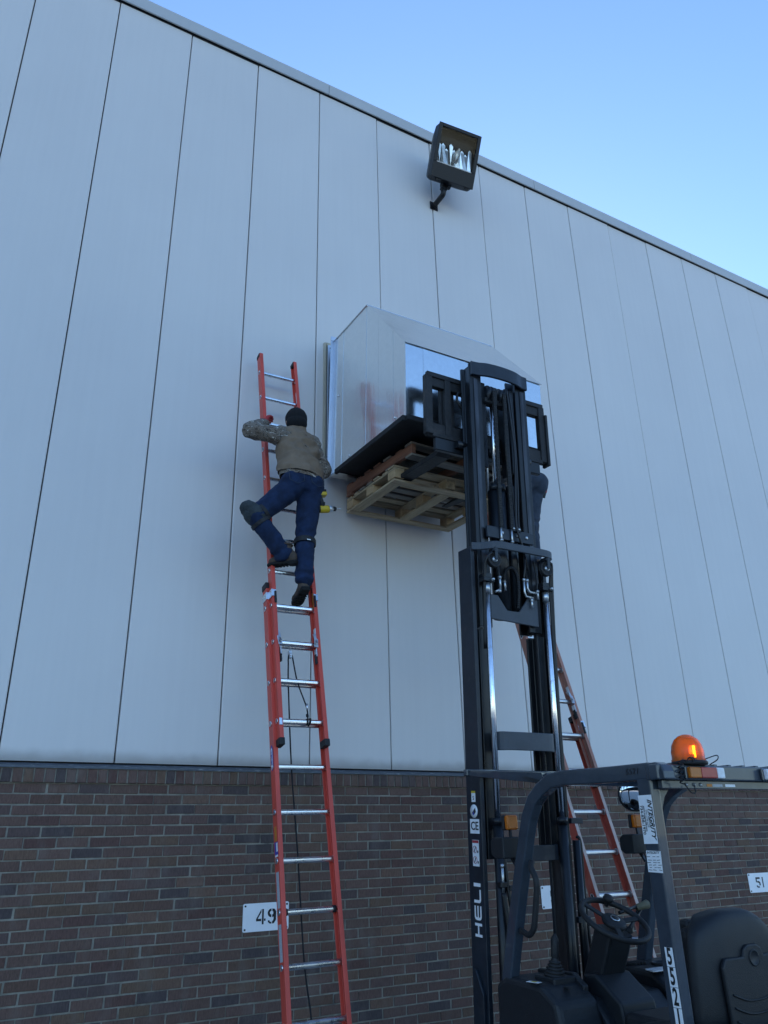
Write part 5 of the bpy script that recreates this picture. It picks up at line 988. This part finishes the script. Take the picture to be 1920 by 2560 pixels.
J1 = dict(head=(2.570, -.575, 4.972), face=(.25, .95, -.15), neck=(2.567, -.60, 4.885), chest=(2.562, -.62, 4.70), waist=(2.572, -.665, 4.50), hem=(2.580, -.695, 4.30), pelvis=(2.578, -.70, 4.37), bum=(0, -.022, .01),
    lsh=(2.428, -.615, 4.790), rsh=(2.698, -.600, 4.775), lel=(2.140, -.665, 4.755), lwr=(2.322, -.478, 4.948), rel=(2.805, -.620, 4.560), rwr=(2.865, -.430, 4.660), lhand=((.38, .40, .80), (.1, -.8, .5), (.9, .3, -.2), 1.1), rhand=((.35, .8, .45), (.9, -.3, 0), (0, .5, -.85), .5),
    lhip=(2.500, -.700, 4.315), rhip=(2.655, -.700, 4.320), lkn=(2.225, -.665, 4.030), lan=(2.445, -.680, 3.755), ltoe=(2.43, -.62, 3.715), rkn=(2.626, -.680, 3.900), ran=(2.602, -.735, 3.560), rtoe=(2.608, -.63, 3.462),
    lboot=((2.535, -.735, 3.674), (2.385, -.560, 3.674), (2.465, -.685, 3.765), (0, 0, 1)), rboot=((2.594, -.790, 3.462), (2.614, -.560, 3.392), (2.602, -.735, 3.555), (0, .29, .957)))
def extras1(T, v):
    ax = (v['lan']-v['lkn']).normalized(); out = Vector((-.80, -.45, .12)).normalized(); c = v['lkn']+out*.040+ax*.012
    m = MB(); zz = ax; yy = zz.cross(out).normalized(); ell(m, c, (.060, .082, .105), out, yy, zz); ell(m, c+out*.015-zz*.05, (.05, .07, .06), out, yy, zz); organic(m, 'knee_pad', 'pad_grey', T, .007, 3, folds(.004, 22, 26, 1.))
    for o_ in (-.045, .065):
        m = MB(); cc = v['lkn']+ax*o_ if o_ > 0 else v['lkn']+(v['lhip']-v['lkn']).normalized()*.05; aa = ax if o_ > 0 else (v['lhip']-v['lkn']).normalized(); x, y, z = frame(aa); m.sweep([cc+(x*math.cos(R(t))+y*math.sin(R(t)))*.083 for t in range(0, 360, 20)], [(-.014, -.003), (.014, -.003), (.014, .003), (-.014, .003)], fixed=aa, closed=True); m.build('knee_strap', 'black_rubber', T)
    aa = (v['ran']-v['rkn']).normalized(); x, y, z = frame(aa)
    m = MB(); cc = v['rkn']+aa*.035; m.sweep([cc+(x*math.cos(R(t))+y*math.sin(R(t)))*.084 for t in range(0, 360, 20)], [(-.021, -.003), (.021, -.003), (.021, .003), (-.021, .003)], fixed=aa, closed=True); st = m.build('knee_strap', 'black_rubber', T)
    m = MB(); m.box(cc+Vector((-.005, -.0885, 0)), (.030, .002, .007)); m.build('strap_label', 'label_white', T)
    m = MB(); ell(m, v['rkn']+Vector((.01, .06, 0)), (.065, .045, .09)); organic(m, 'knee_pad', 'pad_grey', T, .008, 3)
    x, y, z = frame((0, 0, 1))
W1 = person((2.58, -.68, 3.37), J1, 'worker in brown vest and dark jeans climbing the orange ladder', 'canvas_brown', 'camo', 'denim', extras1)
J2 = dict(head=(4.74, -.53, 5.56), face=(-.5, .85, -.1), neck=(4.77, -.58, 5.43), chest=(4.80, -.62, 5.24), waist=(4.87, -.69, 5.02), hem=(4.885, -.71, 4.93), pelvis=(4.895, -.725, 4.88), bum=(.01, -.05, -.01),
    lsh=(4.64, -.58, 5.32), rsh=(4.93, -.63, 5.31), lel=(4.55, -.55, 5.08), lwr=(4.53, -.36, 5.22), rel=(4.99, -.56, 5.10), rwr=(4.93, -.36, 5.22), lhand=((0, .9, .4), (1, 0, 0), (0, .4, -.9), .5), rhand=((-.1, .9, .3), (.3, -.3, .9), (-.95, 0, .1), 1.1),
    lhip=(4.82, -.715, 4.82), rhip=(4.965, -.735, 4.82), lkn=(4.76, -.62, 4.44), lan=(4.74, -.66, 4.08), ltoe=(4.74, -.53, 3.99), rkn=(4.905, -.70, 4.40), ran=(4.90, -.71, 3.985), rtoe=(4.89, -.58, 3.90),
    lboot=((4.735, -.735, 4.165-.0), (4.735, -.475, 4.165), (4.74, -.67, 4.26), (0, 0, 1)), rboot=((4.90, -.80, 3.884), (4.89, -.54, 3.884), (4.90, -.74, 3.98), (0, 0, 1)))
J2['lan'] = (4.74, -.67, 4.275); J2['ltoe'] = (4.735, -.55, 4.20); J2['lkn'] = (4.72, -.74, 4.60)
W2 = person((4.89, -.7, 3.88), J2, 'second worker in blue jeans half hidden behind the raised mast', None, 'canvas_rust', 'denim_pale', lambda T, v: None)
# ------------------------------------------------------------------ tools hanging at their hips
DT = empty('cordless_drill', (2.745, -.71, 4.10), 'yellow and black cordless drill hanging at the worker\'s right hip', 'drill')
dc = Vector((2.775, -.755, 4.155)); da = Vector((.90, -.12, .16)).normalized(); du = Vector((-.16, .02, .98)); du = (du-da*du.dot(da)).normalized(); dn = da.cross(du)
m = MB(); m.lathe(dc-da*.065, da, [(0, 0), (.026, .004), (.030, .02), (.031, .07), (.028, .085), (0, .085)], 18); m.build('motor_body', 'tool_yellow', DT)
m = MB(); m.lathe(dc+da*.020, da, [(.029, 0), (.029, .022), (.024, .03), (0, .03)], 18); m.build('gear_case', 'aluminium_dull', DT)
m = MB(); m.lathe(dc+da*.050, da, [(.019, 0), (.019, .022), (.012, .032), (.006, .034), (0, .034)], 16); m.lathe(dc-da*.068, da, [(0, 0), (.022, 0), (.029, .01), (0, .012)], 16); m.build('chuck', 'black_rubber', DT)
m = MB(); m.cyl(dc+da*.08, dc+da*.108, .0035, 8); m.cyl(dc+da*.106, dc+da*.125, .006, 8); m.build('bit', 'aluminium_dull', DT)
m = MB(); m.sweep([dc-da*.03+du*.01, dc-da*.032+du*.06, dc-da*.04+du*.105], [(q[0]*.9, q[1]) for q in rrect(.036, .044, .014)], hint=dn); m.build('grip', 'black_rubber', DT)
m = MB(); m.box(dc-da*.036+du*.125, (.105, .066, .030), da, dn, du); m.build('battery', 'tool_yellow', DT, bevel=.006, seg=2)
m = MB(); m.box(dc-da*.034+du*.150, (.098, .062, .022), da, dn, du); m.build('battery_foot', 'black_rubber', DT, bevel=.005, seg=2)
m = MB(); m.box(dc-da*.01-dn*.0315, (.05, .002, .02), da, dn, du); m.build('decal', 'black_rubber', DT)
m = MB(); m.bar(dc-da*.02+du*.03-dn*-.02, dc-da*.02+du*.05+dn*.03, .012, .03); m.build('belt_hook', 'black_steel', DT)
ST = empty('hand_tool', (5.07, -.76, 4.72), 'red and black hand tool on the half hidden worker\'s hip', 'tool')
m = MB(); m.sweep([(5.055, -.76, 4.705), (5.070, -.765, 4.755)], rrect(.030, .022, .008), hint=(0, 1, 0)); m.build('handle', 'black_rubber', ST, bevel=.003)
m = MB(); m.sweep([(5.0705, -.765, 4.757), (5.082, -.768, 4.795)], rrect(.036, .028, .008), hint=(0, 1, 0)); m.build('head', 'glove_red', ST, bevel=.004)
# ------------------------------------------------------------------ trees: far row across the yard (mirrored in the chrome), added row on the left
mat('bark', (.07, .055, .042), .9, var=.3, vscale=8, bump=.6, bscale=20)
mat('foliage', (.030, .045, .020), .85, var=.45, vscale=1.2)
def tree(x, y, h, seed, label):
    rnd = random.Random(seed); T = empty('tree', (x, y, 0), label, 'tree', 'trees across the yard'); b0 = Vector((x, y, 0))
    m = MB(); top = b0+Vector((rnd.uniform(-.5, .5), rnd.uniform(-.5, .5), h*.9)); n = 7
    for i in range(n): capsule(m, b0.lerp(top, i/n), b0.lerp(top, (i+1)/n), .32*(1-i/n)+.03, .32*(1-(i+1)/n)+.03, n=8)
    tips = []
    for i in range(16):
        t = .28+.66*i/16; p = b0.lerp(top, t); a = i*2.4+rnd.uniform(-.4, .4); L_ = h*.30*(1.15-t)+.8; q = p+Vector((math.cos(a)*L_, math.sin(a)*L_, L_*rnd.uniform(.25, .6))); capsule(m, p, q, .10*(1.2-t), .025, n=6); tips.append((p, q))
    m.build('trunk', 'bark', T)
    vs, fs = [], []
    for p, q in tips+[(top-Vector((0, 0, 1.5)), top+Vector((0, 0, .8)))]:
        for k_ in range(240):
            t = rnd.uniform(.25, 1.1); c = p.lerp(q, t)+Vector((rnd.gauss(0, .55), rnd.gauss(0, .55), rnd.gauss(0, .45))); u_ = Vector((rnd.uniform(-1, 1), rnd.uniform(-1, 1), rnd.uniform(-.6, .6))).normalized(); w_ = u_.cross(Vector((rnd.uniform(-1, 1), rnd.uniform(-1, 1), 1))).normalized(); s_ = rnd.uniform(.10, .22); i0 = len(vs)
            vs += [c-u_*s_, c+w_*s_*.5, c+u_*s_, c-w_*s_*.5]; fs.append((i0, i0+1, i0+2, i0+3))
    mm = MB(); mm.v = [Vector(a) for a in vs]; mm.f = fs; mm.sm = [False]*len(fs); mm.build('crown', 'foliage', T)
for x, y, h, sd, lb in ((14, -125, 13, 1, 'tall dark leafy tree opposite the lifted hood'), (34, -130, 11, 2, 'broad dark leafy tree right of the tall one'), (-4, -128, 10, 3, 'dark leafy tree left of the tall one'), (58, -126, 12, 4, 'dark leafy tree at the far end of the yard'), (-24, -10, 14, 5, 'unseen tree added to darken left-facing sides, beside the near end of the warehouse'), (-25, -18, 13, 6, 'unseen tree added to darken left-facing sides, between the two others near the warehouse end'), (-24, -27, 15, 7, 'tallest unseen tree added to darken left-facing sides, past the near end of the warehouse')): tree(x, y, h, sd, lb)  # last three are unseen, added to cut the light on left-facing surfaces
